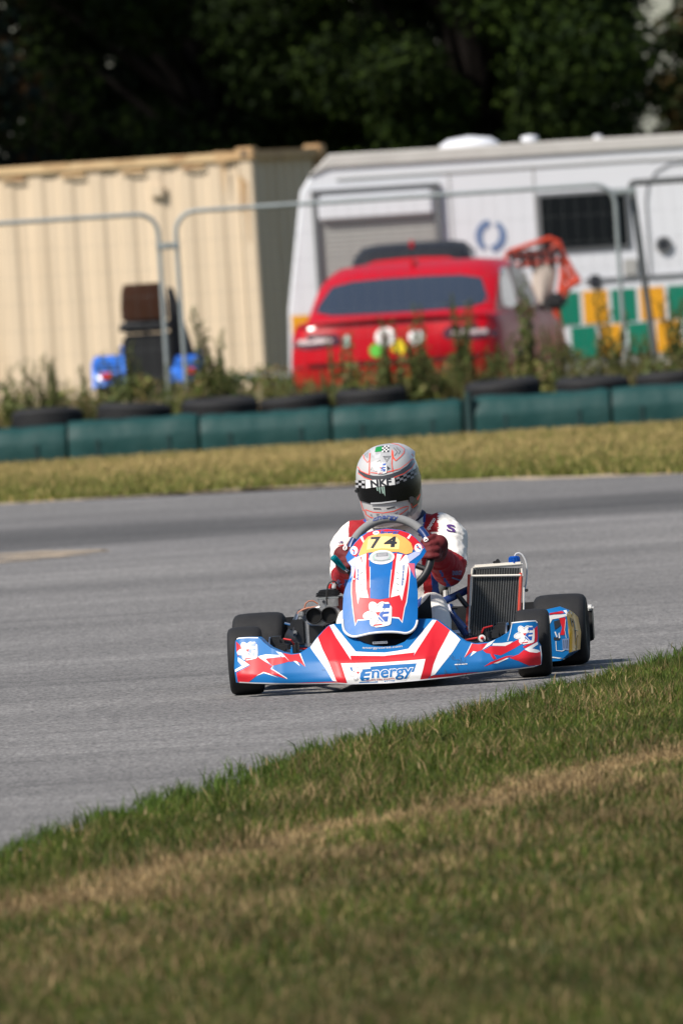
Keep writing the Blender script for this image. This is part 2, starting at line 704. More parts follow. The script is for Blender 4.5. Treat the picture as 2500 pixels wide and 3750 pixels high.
GROUND = sheet('ground', [(-900, -100), (900, -100), (900, 1600), (-900, 1600)], 0.0, ground_material())
NEAR = [(-6.0, 14.0), (-4.2, 22.0), (-2.75, 30.0), (-1.95, 34.4), (-1.24, 37.66), (-1.08, 38.92), (-0.60, 41.36), (-0.18, 44.32), (0.29, 46.49),
        (0.89, 49.43), (1.30, 51.15), (1.66, 52.59), (2.6, 55.6), (4.5, 60.0), (8.0, 65.0), (16, 70), (40, 74)]
NEAR = [(x + 0.17, y) for x, y in NEAR]
FAR = [(-60, 84), (-20, 90.5), (-8, 91.8), (-2.37, 91.0), (-1.15, 90.55), (0, 90.0), (1.23, 87.9), (2.27, 86.3), (4.0, 84.9), (8, 83.0), (20, 81), (40, 80)]


def wobble(p, amp, n=10):
    out = []
    for (a, b) in zip(p[:-1], p[1:]):
        for k in range(n):
            t = k / n
            x, y = a[0] + (b[0] - a[0]) * t, a[1] + (b[1] - a[1]) * t
            out.append((x + random.uniform(-amp, amp), y + random.uniform(-amp, amp) * 2))
    out.append(p[-1])
    return out


TRACK = sheet('track', wobble(NEAR, 0.012) + wobble(FAR, 0.06)[::-1] + [(-60, 14)], 0.004, asphalt_material())
# worn sandy patch on the track edge, pale dust swept onto the asphalt
DUST = M('sandy_dust', (0.34, 0.27, 0.19), 0.95, var=0.25, scale=6)
n_, l_ = DUST.node_tree.nodes, DUST.node_tree.links
tn, tr_, mxs, rmp = n_.new('ShaderNodeTexNoise'), n_.new('ShaderNodeBsdfTransparent'), n_.new('ShaderNodeMixShader'), n_.new('ShaderNodeValToRGB')
tn.inputs['Scale'].default_value = 2.2
tn.inputs['Detail'].default_value = 8
tcd = n_.new('ShaderNodeTexCoord')
l_.new(tcd.outputs['Object'], tn.inputs['Vector'])
rmp.color_ramp.elements[0].position, rmp.color_ramp.elements[1].position = 0.36, 0.62
l_.new(tn.outputs['Fac'], rmp.inputs['Fac'])
l_.new(rmp.outputs['Color'], mxs.inputs['Fac'])
l_.new(tr_.outputs[0], mxs.inputs[1])
l_.new(n_['Principled BSDF'].outputs[0], mxs.inputs[2])
l_.new(mxs.outputs[0], n_['Material Output'].inputs['Surface'])
px = [(-3.4, 74.2), (-2.6, 73.6), (-1.95, 73.7), (-1.45, 74.4), (-1.30, 75.0), (-1.6, 75.9), (-2.2, 76.4), (-3.2, 76.8), (-4.0, 75.6)]
o = sheet('dust_patch', wobble(chaikin(px, 2), 0.03, 3), 0.008, DUST)
DIRT = M('bare_dirt', (0.36, 0.28, 0.19), 0.95, var=0.3, scale=3)
sheet('dirt_edge', [(x, y - 0.10) for x, y in wobble(FAR[2:10], 0.12)] + [(x, y + 0.75) for x, y in wobble(FAR[2:10], 0.25)][::-1], 0.006, DIRT)

GRASS = M_attr('grass_blades', 0.7, 0.3)
near_y = np.array([p[1] for p in NEAR])
near_x = np.array([p[0] for p in NEAR])


def smooth_noise(x, y, f, seed):
    """cheap value noise for patches of dry and green turf"""
    r = np.random.default_rng(seed)
    g = r.random((64, 64))
    u, v = (x * f) % 63, (y * f) % 63
    i, j = u.astype(int), v.astype(int)
    a, b = u - i, v - j
    a, b = a * a * (3 - 2 * a), b * b * (3 - 2 * b)
    return (g[i, j] * (1 - a) + g[i + 1, j] * a) * (1 - b) + (g[i, j + 1] * (1 - a) + g[i + 1, j + 1] * a) * b


def blades(x, y, h, wd, lean, col, z0=0.0):
    n = len(x)
    a = RNG.uniform(0, 2 * np.pi, n)
    ca, sa = np.cos(a), np.sin(a)
    la = RNG.uniform(0, 2 * np.pi, n)
    lx, ly = np.cos(la) * lean * h, np.sin(la) * lean * h
    V = np.zeros((n, 5, 3), np.float32)
    for k, (t, s, q) in enumerate(((0, -1, 0), (0, 1, 0), (0.55, -0.8, 0.3), (0.55, 0.8, 0.3), (1, 0, 1))):
        V[:, k, 0] = x + ca * wd * s * 0.5 + lx * q
        V[:, k, 1] = y + sa * wd * s * 0.5 + ly * q
        V[:, k, 2] = z0 + h * t * (1 - 0.25 * lean * q)
    T = (np.arange(n)[:, None, None] * 5 + np.array([[0, 1, 2], [1, 3, 2], [2, 3, 4]])[None]).reshape(-1, 3)
    return V.reshape(-1, 3), T, np.repeat(col, 5, 0)


# ---- near verge: everything right of the track edge
def near_grass():
    N = 430000
    y = 26.5 + 29 * RNG.random(N) ** 1.0
    xe = np.interp(y, near_y, near_x)
    lo = np.maximum(xe - 0.02, -0.028 * y - 0.45)
    hi = 0.028 * y + 1.3
    x = lo + (hi - lo) * RNG.random(N)
    keep = hi > lo
    x, y, xe = x[keep], y[keep], xe[keep]
    off = x - xe
    ed = smooth_noise(x + 50, y * 0.4 + 9, 1.6, 1)
    n1 = smooth_noise(x + 20, y * 0.30, 2.2, 2)
    n2 = smooth_noise(x + 70, y * 0.6, 5.0, 3)
    keep = (off > 0.10 * (ed - 0.35)) & (RNG.random(len(x)) < 0.35 + 0.65 * np.clip(off * 4, 0, 1))
    x, y, off, n1, n2 = x[keep], y[keep], off[keep], n1[keep], n2[keep]
    bc = np.interp(y, [26, 34.4, 35.3, 38.3, 41.4, 46, 54], [-3.2, -0.97, -0.75, 0.05, 1.03, 2.5, 5.0])
    band = np.exp(-((x - bc - 0.45 * (n1 - 0.5) - 0.15 * (n2 - 0.5)) / 0.21) ** 2)
    band2 = 0.30 * np.exp(-((x - bc - 0.85 - 0.5 * (n1 - 0.5)) / 0.22) ** 2)
    dry = np.clip(0.10 + 0.95 * band + band2 + 0.55 * np.clip(n2 - 0.55, 0, 1) + 0.32 * np.clip(n1 - 0.45, 0, 1) * (off > 0.5) + 0.12 * (x - bc > 0.3), 0, 1)
    isdry = RNG.random(len(x)) < dry
    sp = RNG.random(len(x))
    tone = RNG.uniform(0.55, 1.35, len(x))[:, None]
    green = np.where((sp < 0.6)[:, None], np.array([0.056, 0.088, 0.009]), np.array([0.098, 0.116, 0.016]))
    straw = np.where((sp < 0.5)[:, None], np.array([0.40, 0.28, 0.135]), np.array([0.22, 0.145, 0.065]))
    col = np.where(isdry[:, None], straw, green) * tone * (0.70 + 0.60 * smooth_noise(x + 11, y * 0.5, 3.1, 21))[:, None] * np.where(x - bc > 0.45, 0.82, 1.0)[:, None]  # last factor: foreground shading beyond the straw band, put into blade colour
    h = np.where(off < 0.75, 0.062, 0.046) * RNG.uniform(0.4, 1.3, len(x)) * (0.5 + 1.0 * n2)
    h *= 1 - 0.35 * band
    h = np.where((off < 0.06), h * 0.8, h)
    tall = (RNG.random(len(x)) < 0.006) & (off < 0.7)
    h = np.where(tall, RNG.uniform(0.06, 0.13, len(x)), h)
    wd = RNG.uniform(0.0022, 0.0048, len(x))
    # ragged tufts hanging over the edge of the asphalt
    ty = RNG.uniform(36, 54, 260)
    tx = np.interp(ty, near_y, near_x) + RNG.normal(0.02, 0.05, 260)
    nt_ = 34
    ux = np.repeat(tx, nt_) + RNG.normal(0, 0.022, 260 * nt_)
    uy = np.repeat(ty, nt_) + RNG.normal(0, 0.05, 260 * nt_)
    uh = np.repeat(RNG.uniform(0.03, 0.085, 260), nt_) * RNG.uniform(0.5, 1.25, 260 * nt_)
    uc = np.array([0.058, 0.098, 0.010]) * RNG.uniform(0.6, 1.5, (260 * nt_, 1))
    x, y, h, wd, col = np.append(x, ux), np.append(y, uy), np.append(h, uh), np.append(wd, RNG.uniform(0.003, 0.006, len(ux))), np.vstack([col, uc])
    tall = np.append(tall, np.zeros(len(ux), bool))
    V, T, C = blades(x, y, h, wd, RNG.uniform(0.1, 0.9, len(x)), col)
    # seed heads on the tall stalks
    k = np.where(tall)[0][::6]
    Vs, Ts, Cs = blades(x[k], y[k], RNG.uniform(0.02, 0.045, len(k)), np.full(len(k), 0.007), np.full(len(k), 0.25), np.tile([[0.34, 0.26, 0.13]], (len(k), 1)))
    Vs[:, 2] += np.repeat(h[k] * 0.8, 5)
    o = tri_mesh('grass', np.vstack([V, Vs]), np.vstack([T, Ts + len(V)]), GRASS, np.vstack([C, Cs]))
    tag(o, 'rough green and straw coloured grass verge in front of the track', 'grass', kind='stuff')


near_grass()


# ---- far verge between the track and the barrier
def far_grass():
    N = 170000
    x = RNG.uniform(-5.6, 5.6, N)
    y = RNG.uniform(85.5, 112, N)
    fe = np.interp(x, [p[0] for p in FAR], [p[1] for p in FAR])
    ed = smooth_noise(x + 40, y, 0.9, 5)
    keep = y > fe + 0.35 + 0.9 * (ed - 0.3)
    x, y, fe = x[keep], y[keep], fe[keep]
    n1 = smooth_noise(x * 0.5 + 30, y * 0.16, 1.3, 6)
    n2 = smooth_noise(x + 30, y * 0.35, 1.3, 8)
    t = np.clip((y - fe) / 16, 0, 1)
    dry = np.clip(0.14 + 0.70 * np.clip(t * 1.6 - 0.15, 0, 1) * (0.6 + 0.6 * n1) + 0.35 * (n2 - 0.5), 0, 0.95)
    isdry = RNG.random(len(x)) < dry
    tone = RNG.uniform(0.65, 1.3, len(x))[:, None]
    col = np.where(isdry[:, None], np.array([0.43, 0.32, 0.125]), np.array([0.155, 0.165, 0.034])) * tone
    h = RNG.uniform(0.03, 0.075, len(x)) * (1.1 - 0.4 * t) * (0.7 + 0.6 * n2)
    V, T, C = blades(x, y, h, RNG.uniform(0.007, 0.016, len(x)), RNG.uniform(0.1, 0.8, len(x)), col)
    o = tri_mesh('grass', V, T, GRASS, C)
    tag(o, 'short dry grass strip between the track and the green barrier', 'grass', kind='stuff')


far_grass()


# ================================================================== TREES
BARK = M('bark', (0.009, 0.007, 0.006), 0.95, spec=0.1, var=0.3, scale=8, bump=0.02, bscale=20)
LEAF = M_attr('tree_leaves', 0.8, 0.12)
LEAF.node_tree.nodes['Principled BSDF'].inputs['Specular IOR Level'].default_value = 0.08


def leaf_cards(cen, rad, n, size, cols, flat=0.0, seed=0):
    """n leaf cards on and in a clump; kept mainly near its surface"""
    r = np.random.default_rng(seed)
    d = r.normal(size=(n, 3))
    d /= np.linalg.norm(d, axis=1)[:, None]
    rr = r.random(n) ** 0.45
    P = np.array(cen) + d * rr[:, None] * np.array(rad)
    nm = d + r.normal(size=(n, 3)) * 0.7 + np.array([0, 0, 0.5 * flat])
    nm /= np.linalg.norm(nm, axis=1)[:, None]
    t = np.cross(nm, r.normal(size=(n, 3)))
    t /= np.linalg.norm(t, axis=1)[:, None]
    b = np.cross(nm, t)
    s = size * r.uniform(0.6, 1.3, n)[:, None]
    V = np.stack([P - t * s * 0.5, P + b * s * 0.32, P + t * s * 0.5 + nm * s * 0.12, P - b * s * 0.32], 1)
    T = (np.arange(n)[:, None, None] * 4 + np.array([[0, 1, 2], [0, 2, 3]])[None]).reshape(-1, 3)
    c = np.array(cols)[r.integers(0, len(cols), n)] * r.uniform(0.6, 1.4, n)[:, None]
    return V.reshape(-1, 3), T, np.repeat(c, 4, 0)


def merge(parts):
    V, T, C, o = [], [], [], 0
    for v, t, c in parts:
        V.append(v)
        T.append(t + o)
        C.append(c)
        o += len(v)
    return np.vstack(V), np.vstack(T), np.vstack(C)


def tree(name, label, base, height, spread, clumps, leaf, cols, seed, zlo=0.4, cat='tree', conifer=False, per=1500, frac=0.34):
    rnd = random.Random(seed)
    e = empty(name, base)
    tag(e, label, cat, 'trees behind the container and trailer')
    tr = MB()
    tr.tube([(0, 0, 0), (0.05, 0, height * 0.25), (-0.05, 0.05, height * 0.55), (0.03, 0, height * 0.9)], [height * 0.035, height * 0.028, height * 0.018, height * 0.006], BARK, 10)
    parts = []
    for k in range(clumps):
        if conifer:
            z = zlo + (height - zlo) * (k + rnd.random()) / clumps
            rmax = spread * (1 - 0.82 * z / height)
            a = rnd.uniform(0, 2 * math.pi)
            rr = rmax * rnd.uniform(0.45, 1.0)
            c = (rr * math.cos(a), rr * math.sin(a), z - 0.15 * rr)
            rad = (spread * 0.28, spread * 0.28, spread * 0.13)
        else:
            u = rnd.uniform(-1, 1)
            a = rnd.uniform(0, 2 * math.pi)
            rr = math.sqrt(max(0, 1 - u * u)) * rnd.uniform(0.55, 1)
            c = (spread * rr * math.cos(a), spread * rr * math.sin(a), zlo + (height - zlo) * (0.5 + 0.5 * u * rnd.uniform(0.75, 1)))
            q = spread * frac * rnd.uniform(0.65, 1.15)
            rad = (q, q, q * 0.72)
        b0 = Vector((0, 0, max(0.3, c[2] * 0.6)))
        tr.tube([b0, b0.lerp(Vector(c), 0.6) + Vector((0, 0, 0.1)), c], [height * 0.006, height * 0.003, 0.006], BARK, 5)
        sh = rnd.uniform(0.6, 1.4)
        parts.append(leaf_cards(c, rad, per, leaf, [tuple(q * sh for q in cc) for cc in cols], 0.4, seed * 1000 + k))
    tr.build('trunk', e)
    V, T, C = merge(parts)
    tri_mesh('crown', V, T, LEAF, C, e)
    return e


tree('conifer_tree', 'dark blue green conifer behind the left end of the container', (-4.7, 148, 0), 10.5, 2.6, 90, 0.13, [(0.010, 0.017, 0.017), (0.012, 0.019, 0.015), (0.040, 0.022, 0.009)], 11, conifer=True, per=420)
tree('broadleaf_tree', 'dark green broadleaf tree in the gap between conifer and trailer', (-1.2, 152, 0), 11, 3.0, 66, 0.11, [(0.010, 0.018, 0.004), (0.016, 0.028, 0.005), (0.007, 0.012, 0.004)], 12, zlo=0.8)
tree('broadleaf_tree', 'large dark green broadleaf tree rising over the white trailer roof', (1.75, 149, 0), 10.5, 2.5, 70, 0.11, [(0.012, 0.022, 0.004), (0.022, 0.037, 0.006), (0.007, 0.013, 0.004)], 13, zlo=0.9)
tree('broadleaf_tree', 'olive tree with autumn tinted leaves at the far right behind the trailer', (5.0, 158, 0), 4.3, 1.25, 44, 0.16, [(0.022, 0.028, 0.009), (0.045, 0.030, 0.010), (0.02, 0.028, 0.012)], 14, zlo=0.6, per=420)
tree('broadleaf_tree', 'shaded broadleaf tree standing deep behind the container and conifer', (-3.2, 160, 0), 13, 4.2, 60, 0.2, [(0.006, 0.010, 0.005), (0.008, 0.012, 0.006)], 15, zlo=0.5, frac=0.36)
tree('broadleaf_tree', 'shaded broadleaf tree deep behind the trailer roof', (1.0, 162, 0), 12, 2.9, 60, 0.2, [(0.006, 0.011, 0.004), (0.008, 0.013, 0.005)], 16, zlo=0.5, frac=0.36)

# ================================================================== SHIPPING CONTAINER
SAND = M('container_sand_paint', (0.58, 0.465, 0.33), 0.6, var=0.10, scale=1.6, dirt=0.30, dirtcol=(0.42, 0.27, 0.13), streak=(1.5, 1.5, 0.35))
RUST = M('rusty_sand_paint', (0.46, 0.30, 0.15), 0.8, var=0.35, scale=5, dirt=0.95, dirtcol=(0.24, 0.085, 0.025), bump=0.004, bscale=30)
RAILP = M('rail_paint_worn', (0.52, 0.37, 0.20), 0.7, var=0.2, scale=3, dirt=0.85, dirtcol=(0.22, 0.09, 0.03))
GREYP = M('faded_grey_paint', (0.34, 0.33, 0.28), 0.7, var=0.2, scale=4)


def container():
    e = empty('shipping_container', (-0.66, 128.0, 0.0), R(-16.6))
    tag(e, 'sand coloured corrugated shipping container with rusty top edge behind the fence', 'container')
    L, W, H = 6.06, 2.44, 2.62

    def corr(p0, dirx, n, per, dep, nrm):
        vs, fs = [], []
        xs = []
        for k in range(n):
            for t, d in ((0.0, 0), (0.28, 0), (0.42, 1), (0.78, 1), (0.92, 0)):
                xs.append(((k + t) * per, d * dep))
        for i, (s, d) in enumerate(xs):
            b = Vector(p0) + Vector(dirx) * s + Vector(nrm) * d
            vs += [b + Vector((0, 0, 0.16)), b + Vector((0, 0, H - 0.12))]
            if i:
                fs.append((2 * i - 2, 2 * i, 2 * i + 1, 2 * i - 1))
        return vs, fs
    m = MB()
    v, f = corr((-L + 0.12, 0.03, 0), (1, 0, 0), 19, 0.306, 0.020, (0, 1, 0))
    m.add(v, f, SAND)
    m.build('side_wall', e, 20)
    m = MB()
    v, f = corr((-0.04, 0.14, 0), (0, 1, 0), 7, 0.306, 0.04, (-1, 0, 0))
    m.add(v, f, SAND)
    m.build('end_wall', e, 20)
    m = MB()
    v, f = corr((-L + 0.12, W - 0.03, 0), (1, 0, 0), 19, 0.306, 0.045, (0, -1, 0))
    m.add(v, f, SAND)
    m.build('rear_wall', e, 20)
    MB().box((-L / 2, W / 2, H - 0.07), (L - 0.1, W - 0.08, 0.05), GREYP).build('roof', e)
    for x in (-0.06, -L + 0.06):
        for y in (0.06, W - 0.06):
            MB().box((x, y, H / 2), (0.14, 0.14, H - 0.02), RUST if (x > -1 and y > 1) else SAND, bev=0.012).build('corner_post', e)
            for z in (0.06, H - 0.055):
                c = MB().box((x, y, z), (0.19, 0.19, 0.13), RUST, bev=0.015)
                c.tube([(x, y - 0.098, z), (x, y - 0.09, z)], 0.032, INK, 12)
                c.build('corner_casting', e)
    MB().box((-L / 2, 0.035, H - 0.075), (L - 0.3, 0.075, 0.09), RAILP, bev=0.01).build('top_rail', e)
    MB().box((-0.03, W / 2, H - 0.075), (0.075, W - 0.3, 0.1), RUST, bev=0.01).build('top_rail', e)
    MB().box((-L / 2, 0.035, 0.09), (L - 0.3, 0.09, 0.15), SAND, bev=0.01).build('bottom_rail', e)
    MB().box((-0.03, W / 2, 0.09), (0.09, W - 0.3, 0.15), RUST, bev=0.01).build('bottom_rail', e)
    # ventilator box and lashing lugs
    MB().box((-0.98, 0.0, 2.26), (0.15, 0.06, 0.14), SAND, bev=0.02).build('ventilator', e)
    for k in range(7):
        MB().box((-0.6 - k * 0.62, -0.004, H - 0.15), (0.24, 0.012, 0.03), RUST).build('lashing_lug', e)
    # rust streaks below rail and corner, old painted-over lettering
    m = MB()
    for x, z0, z1, wd in ((-0.14, 2.35, 2.0, 0.05), (-0.30, 2.47, 2.2, 0.03), (-0.08, 2.3, 1.7, 0.03)):
        m.add([(x, -0.018, z0), (x + wd, -0.018, z0), (x + wd * 0.6, -0.018, z1), (x + wd * 0.3, -0.018, z1)], [(0, 1, 2, 3)], RUST)
    m.build('rust_streak', e)
    for k, (x, w_, h_) in enumerate(((-0.24, 0.26, 0.10), (-0.75, 0.2, 0.05), (-1.3, 0.25, 0.045), (-2.0, 0.3, 0.05), (-2.9, 0.25, 0.05), (-3.6, 0.4, 0.05))):
        MB().prism(wobble([(x - w_ / 2, H - 0.03), (x - w_ / 2 + 0.02, H - 0.03 - h_), (x + w_ / 2 - 0.03, H - 0.035 - h_ * 0.8), (x + w_ / 2, H - 0.03)], 0.008, 4), -0.006, -0.0035, RUST).build('rust_patch', e)


container()

# ================================================================== WHITE TRAILER WITH CHEQUERED SIDE
TW = M('trailer_white', (0.66, 0.67, 0.70), 0.4, var=0.05, scale=2, dirt=0.18, dirtcol=(0.45, 0.44, 0.42))
TROOF = M('trailer_roof', (0.52, 0.50, 0.47), 0.55, var=0.1, scale=3, dirt=0.3, dirtcol=(0.3, 0.28, 0.25))
SHUT = M('shutter_grey', (0.36, 0.355, 0.335), 0.55, var=0.06, scale=6)
TFRAME = M('trailer_frame_grey', (0.15, 0.155, 0.16), 0.5, var=0.1)
GLASSD = M('dark_glass', (0.006, 0.008, 0.010), 0.15, spec=0.15, var=0.1)
CHG = M('chequer_green', (0.002, 0.175, 0.105), 0.4, var=0.08, scale=3)
CHY = M('chequer_yellow', (0.72, 0.33, 0.012), 0.4, var=0.08, scale=3)
SKIRT = M('trailer_skirt', (0.58, 0.56, 0.52), 0.5, var=0.08, dirt=0.4)
EMB = M('emblem_blue', (0.13, 0.19, 0.33), 0.5, var=0.1)


def trailer():
    Y0 = 122.0
    e = empty('box_trailer', (0, Y0, 0))
    tag(e, 'white box trailer with grey roller shutter and green and yellow chequers', 'trailer')
    prof = [(-0.40, 0.46), (-0.37, 1.05), (-0.19, 2.14), (-0.10, 2.27), (0.04, 2.40), (8.2, 2.36), (8.3, 2.28), (8.3, 0.46)]
    MB().prism(prof, 0, 2.2, TW).build('body', e, bevel=0.02)
    r = MB().prism([(-0.11, 2.275), (0.03, 2.405), (0.10, 2.47), (8.2, 2.43), (8.28, 2.29), (8.0, 2.31), (0.08, 2.345)], -0.025, 2.22, TROOF)
    r.build('roof_edge', e, bevel=0.01)
    d = MB().lathe([(0, 0.29), (0.05, 0.28), (0.10, 0.20), (0.125, 0.0)], TW, (1.42, 0.9, 2.44), (0, 0, 1), 24)
    d.build('roof_dome', e)
    for x in (1.98, 2.62):
        MB().lathe([(0, 0.05), (0.05, 0.05), (0.052, 0.085), (0.09, 0.075), (0.105, 0.0)] if x < 2.2 else [(0, 0.04), (0.06, 0.04), (0.065, 0.0)], TW, (x, 0.4, 2.43), (0, 0, 1), 16).build('roof_vent', e)
    # roller shutter with frame
    fr = MB()
    for x in (-0.065, 1.075):
        fr.box((x, -0.03, 1.36), (0.055, 0.06, 1.56), TFRAME, bev=0.006)
    fr.box((0.505, -0.033, 2.125), (1.2, 0.066, 0.045), TFRAME, bev=0.006)
    fr.build('shutter_frame', e)
    MB().box((0.505, -0.04, 1.97), (1.085, 0.08, 0.25), TW, bev=0.03).build('shutter_box', e)
    proto = None
    for k in range(26):
        z = 1.825 - k * 0.045
        if proto is None:
            proto = MB().box((0, 0, 0), (1.08, 0.016, 0.0435), SHUT, bev=0.006).build('slat', e)
            s = proto
        else:
            s = link(proto.copy(), e)
        s.location = (0.505, -0.012, z)
    # window
    MB().box((2.43, -0.012, 1.70), (0.86, 0.024, 0.56), TFRAME, bev=0.02).build('window_frame', e)
    MB().box((2.43, -0.026, 1.70), (0.79, 0.012, 0.49), GLASSD, bev=0.01).build('window_pane', e)
    # service hatch, round port, arched door
    MB().box((2.50, -0.012, 1.13), (0.10, 0.024, 0.12), INK, bev=0.01).build('vent_hatch', e)
    p = MB().lathe([(-0.03, 0.055), (-0.03, 0.075), (0.0, 0.08)], TFRAME, (3.16, 0, 1.43), (0, 1, 0), 20)
    p.lathe([(-0.028, 0.0), (-0.026, 0.056)], INK, (3.16, 0, 1.43), (0, 1, 0), 20)
    p.build('round_port', e)
    a = [(3.02, -0.006, 1.16), (3.02, -0.006, 1.85), (3.05, -0.006, 2.0), (3.13, -0.006, 2.12), (3.26, -0.006, 2.18), (3.6, -0.006, 2.19), (3.72, -0.006, 2.1), (3.76, -0.006, 1.9), (3.76, -0.006, 0.6)]
    MB().tube(a, 0.009, TFRAME, 6).build('door_seal', e)
    MB().box((2.9, -0.011, 1.145), (1.0, 0.022, 0.022), TFRAME).build('rub_strip', e)
    MB().box((2.84, -0.012, 1.24), (0.13, 0.024, 0.16), SHUT, bev=0.01).build('vent_grille', e)
    for x in (1.20, 1.985, 4.6):
        MB().box((x, -0.003, 1.70), (0.012, 0.008, 1.10), TFRAME if x > 4 else SHUT).build('panel_seam', e)
    MB().box((5.6, -0.006, 2.23), (12.0 - 6.9, 0.012, 0.02), SHUT).build('gutter', e)
    MB().box((1.6, -0.006, 2.235), (2.9, 0.012, 0.018), SHUT).build('gutter', e)
    # round crescent emblem
    m = MB()
    for a0, a1 in ((95, 235), (275, 415)):
        outer = ellipse(1.555, 1.615, 0.145, 0.155, 0, 16, a0, a1)
        inner = ellipse(1.575 if a0 < 200 else 1.535, 1.60 if a0 < 200 else 1.63, 0.100, 0.108, 0, 16, a0, a1)[::-1]
        poly = outer + inner
        m.prism(poly, -0.006, -0.001, EMB)
    m.build('emblem', e)
    # chequer squares, each a vinyl panel of its own
    cols = [CHG, CHY]
    xs = [2.02, 2.375, 2.59, 2.81, 3.07, 3.29, 3.53, 3.77, 4.0]
    rows = ((1.045, 0.735), (0.72, 0.43))
    first = {}
    for ri, (zt, zb) in enumerate(rows):
        x = 2.11 if ri == 0 else 2.245
        k = 0
        while x < 4.6:
            wd = 0.228
            col = cols[(k + (0 if ri == 0 else 0)) % 2]
            q = MB().box((x + wd / 2, -0.004, (zt + zb) / 2), (wd, 0.006, zt - zb - 0.005), col)
            q.build('chequer_panel', e)
            x += wd + 0.037
            k += 1
    for k, x in enumerate((-0.33, -0.08, 0.18, 0.44, 0.70, 0.96, 1.22, 1.48, 1.74)):
        MB().box((x + 0.11, -0.004 if k else 0.0, 0.60), (0.21, 0.006, 0.28), cols[(k + 1) % 2]).build('chequer_panel', e)
    MB().box((-0.27, -0.004, 0.90), (0.16, 0.006, 0.18), CHY).build('chequer_panel', e)
    MB().box((4.0, 0.06, 0.33), (8.2, 0.06, 0.26), SKIRT, bev=0.01).build('skirt', e)
    for x in (3.3, 4.2):
        wm = MB().lathe([(0, 0.0), (0, 0.18), (-0.02, 0.30), (0.02, 0.34), (0.18, 0.34), (0.2, 0.3)], TYRE, (x, 0.1, 0.34), (0, 1, 0), 28)
        wm.build('wheel', e)
    # drawbar at the left end with jockey wheel
    db = MB().tube([(-0.35, 0.5, 0.42), (-1.15, 1.1, 0.44)], 0.035, TFRAME).tube([(-0.35, 1.7, 0.42), (-1.15, 1.1, 0.44)], 0.035, TFRAME)
    db.tube([(-1.05, 1.1, 0.06), (-1.05, 1.1, 0.62)], 0.025, STEEL)
    db.build('drawbar', e)
    MB().lathe([(-0.03, 0.02), (-0.03, 0.09), (0.03, 0.09), (0.03, 0.02)], TYRE, (-1.05, 1.1, 0.092), (0, 1, 0), 18).build('jockey_wheel', e)


trailer()

# ================================================================== CARS
CARRED = M('car_red', (0.40, 0.003, 0.010), 0.35, coat=0.06, spec=0.15, var=0.06, scale=3)
CARRED.node_tree.nodes['Principled BSDF'].inputs['Coat Roughness'].default_value = 0.28
CARGLASS = M('car_glass', (0.026, 0.033, 0.045), 0.10, var=0.1, spec=0.9, coat=1.0)
LAMPRED = M('lamp_dark_red', (0.055, 0.003, 0.008), 0.15, coat=0.8, var=0.1)
LAMPCLR = M('lamp_clear', (0.42, 0.34, 0.34), 0.45, coat=0.0, var=0.1)
STW = M('sticker_white', (0.75, 0.74, 0.72), 0.4, var=0.04)
STG = M('sticker_green', (0.12, 0.50, 0.06), 0.4, var=0.05)
STY = M('sticker_yellow', (0.78, 0.58, 0.02), 0.4, var=0.05)


def loft(sections, m, mb, caps=True):
    n = len(sections[0])
    vs = [p for s in sections for p in s]
    fs = []
    for i in range(len(sections) - 1):
        for k in range(n - 1):
            fs.append((i * n + k, i * n + k + 1, (i + 1) * n + k + 1, (i + 1) * n + k))
    if caps:
        fs.append(tuple(range(n)))
        fs.append(tuple((len(sections) - 1) * n + k for k in range(n - 1, -1, -1)))
    mb.add(vs, fs, m)
    return mb


def bvh_of(objs):
    V, F = [], []
    for o in objs:
        b = len(V)
        V += [v.co.copy() for v in o.data.vertices]
        F += [[b + k for k in p.vertices] for p in o.data.polygons]
    return BVHTree.FromPolygons(V, F)


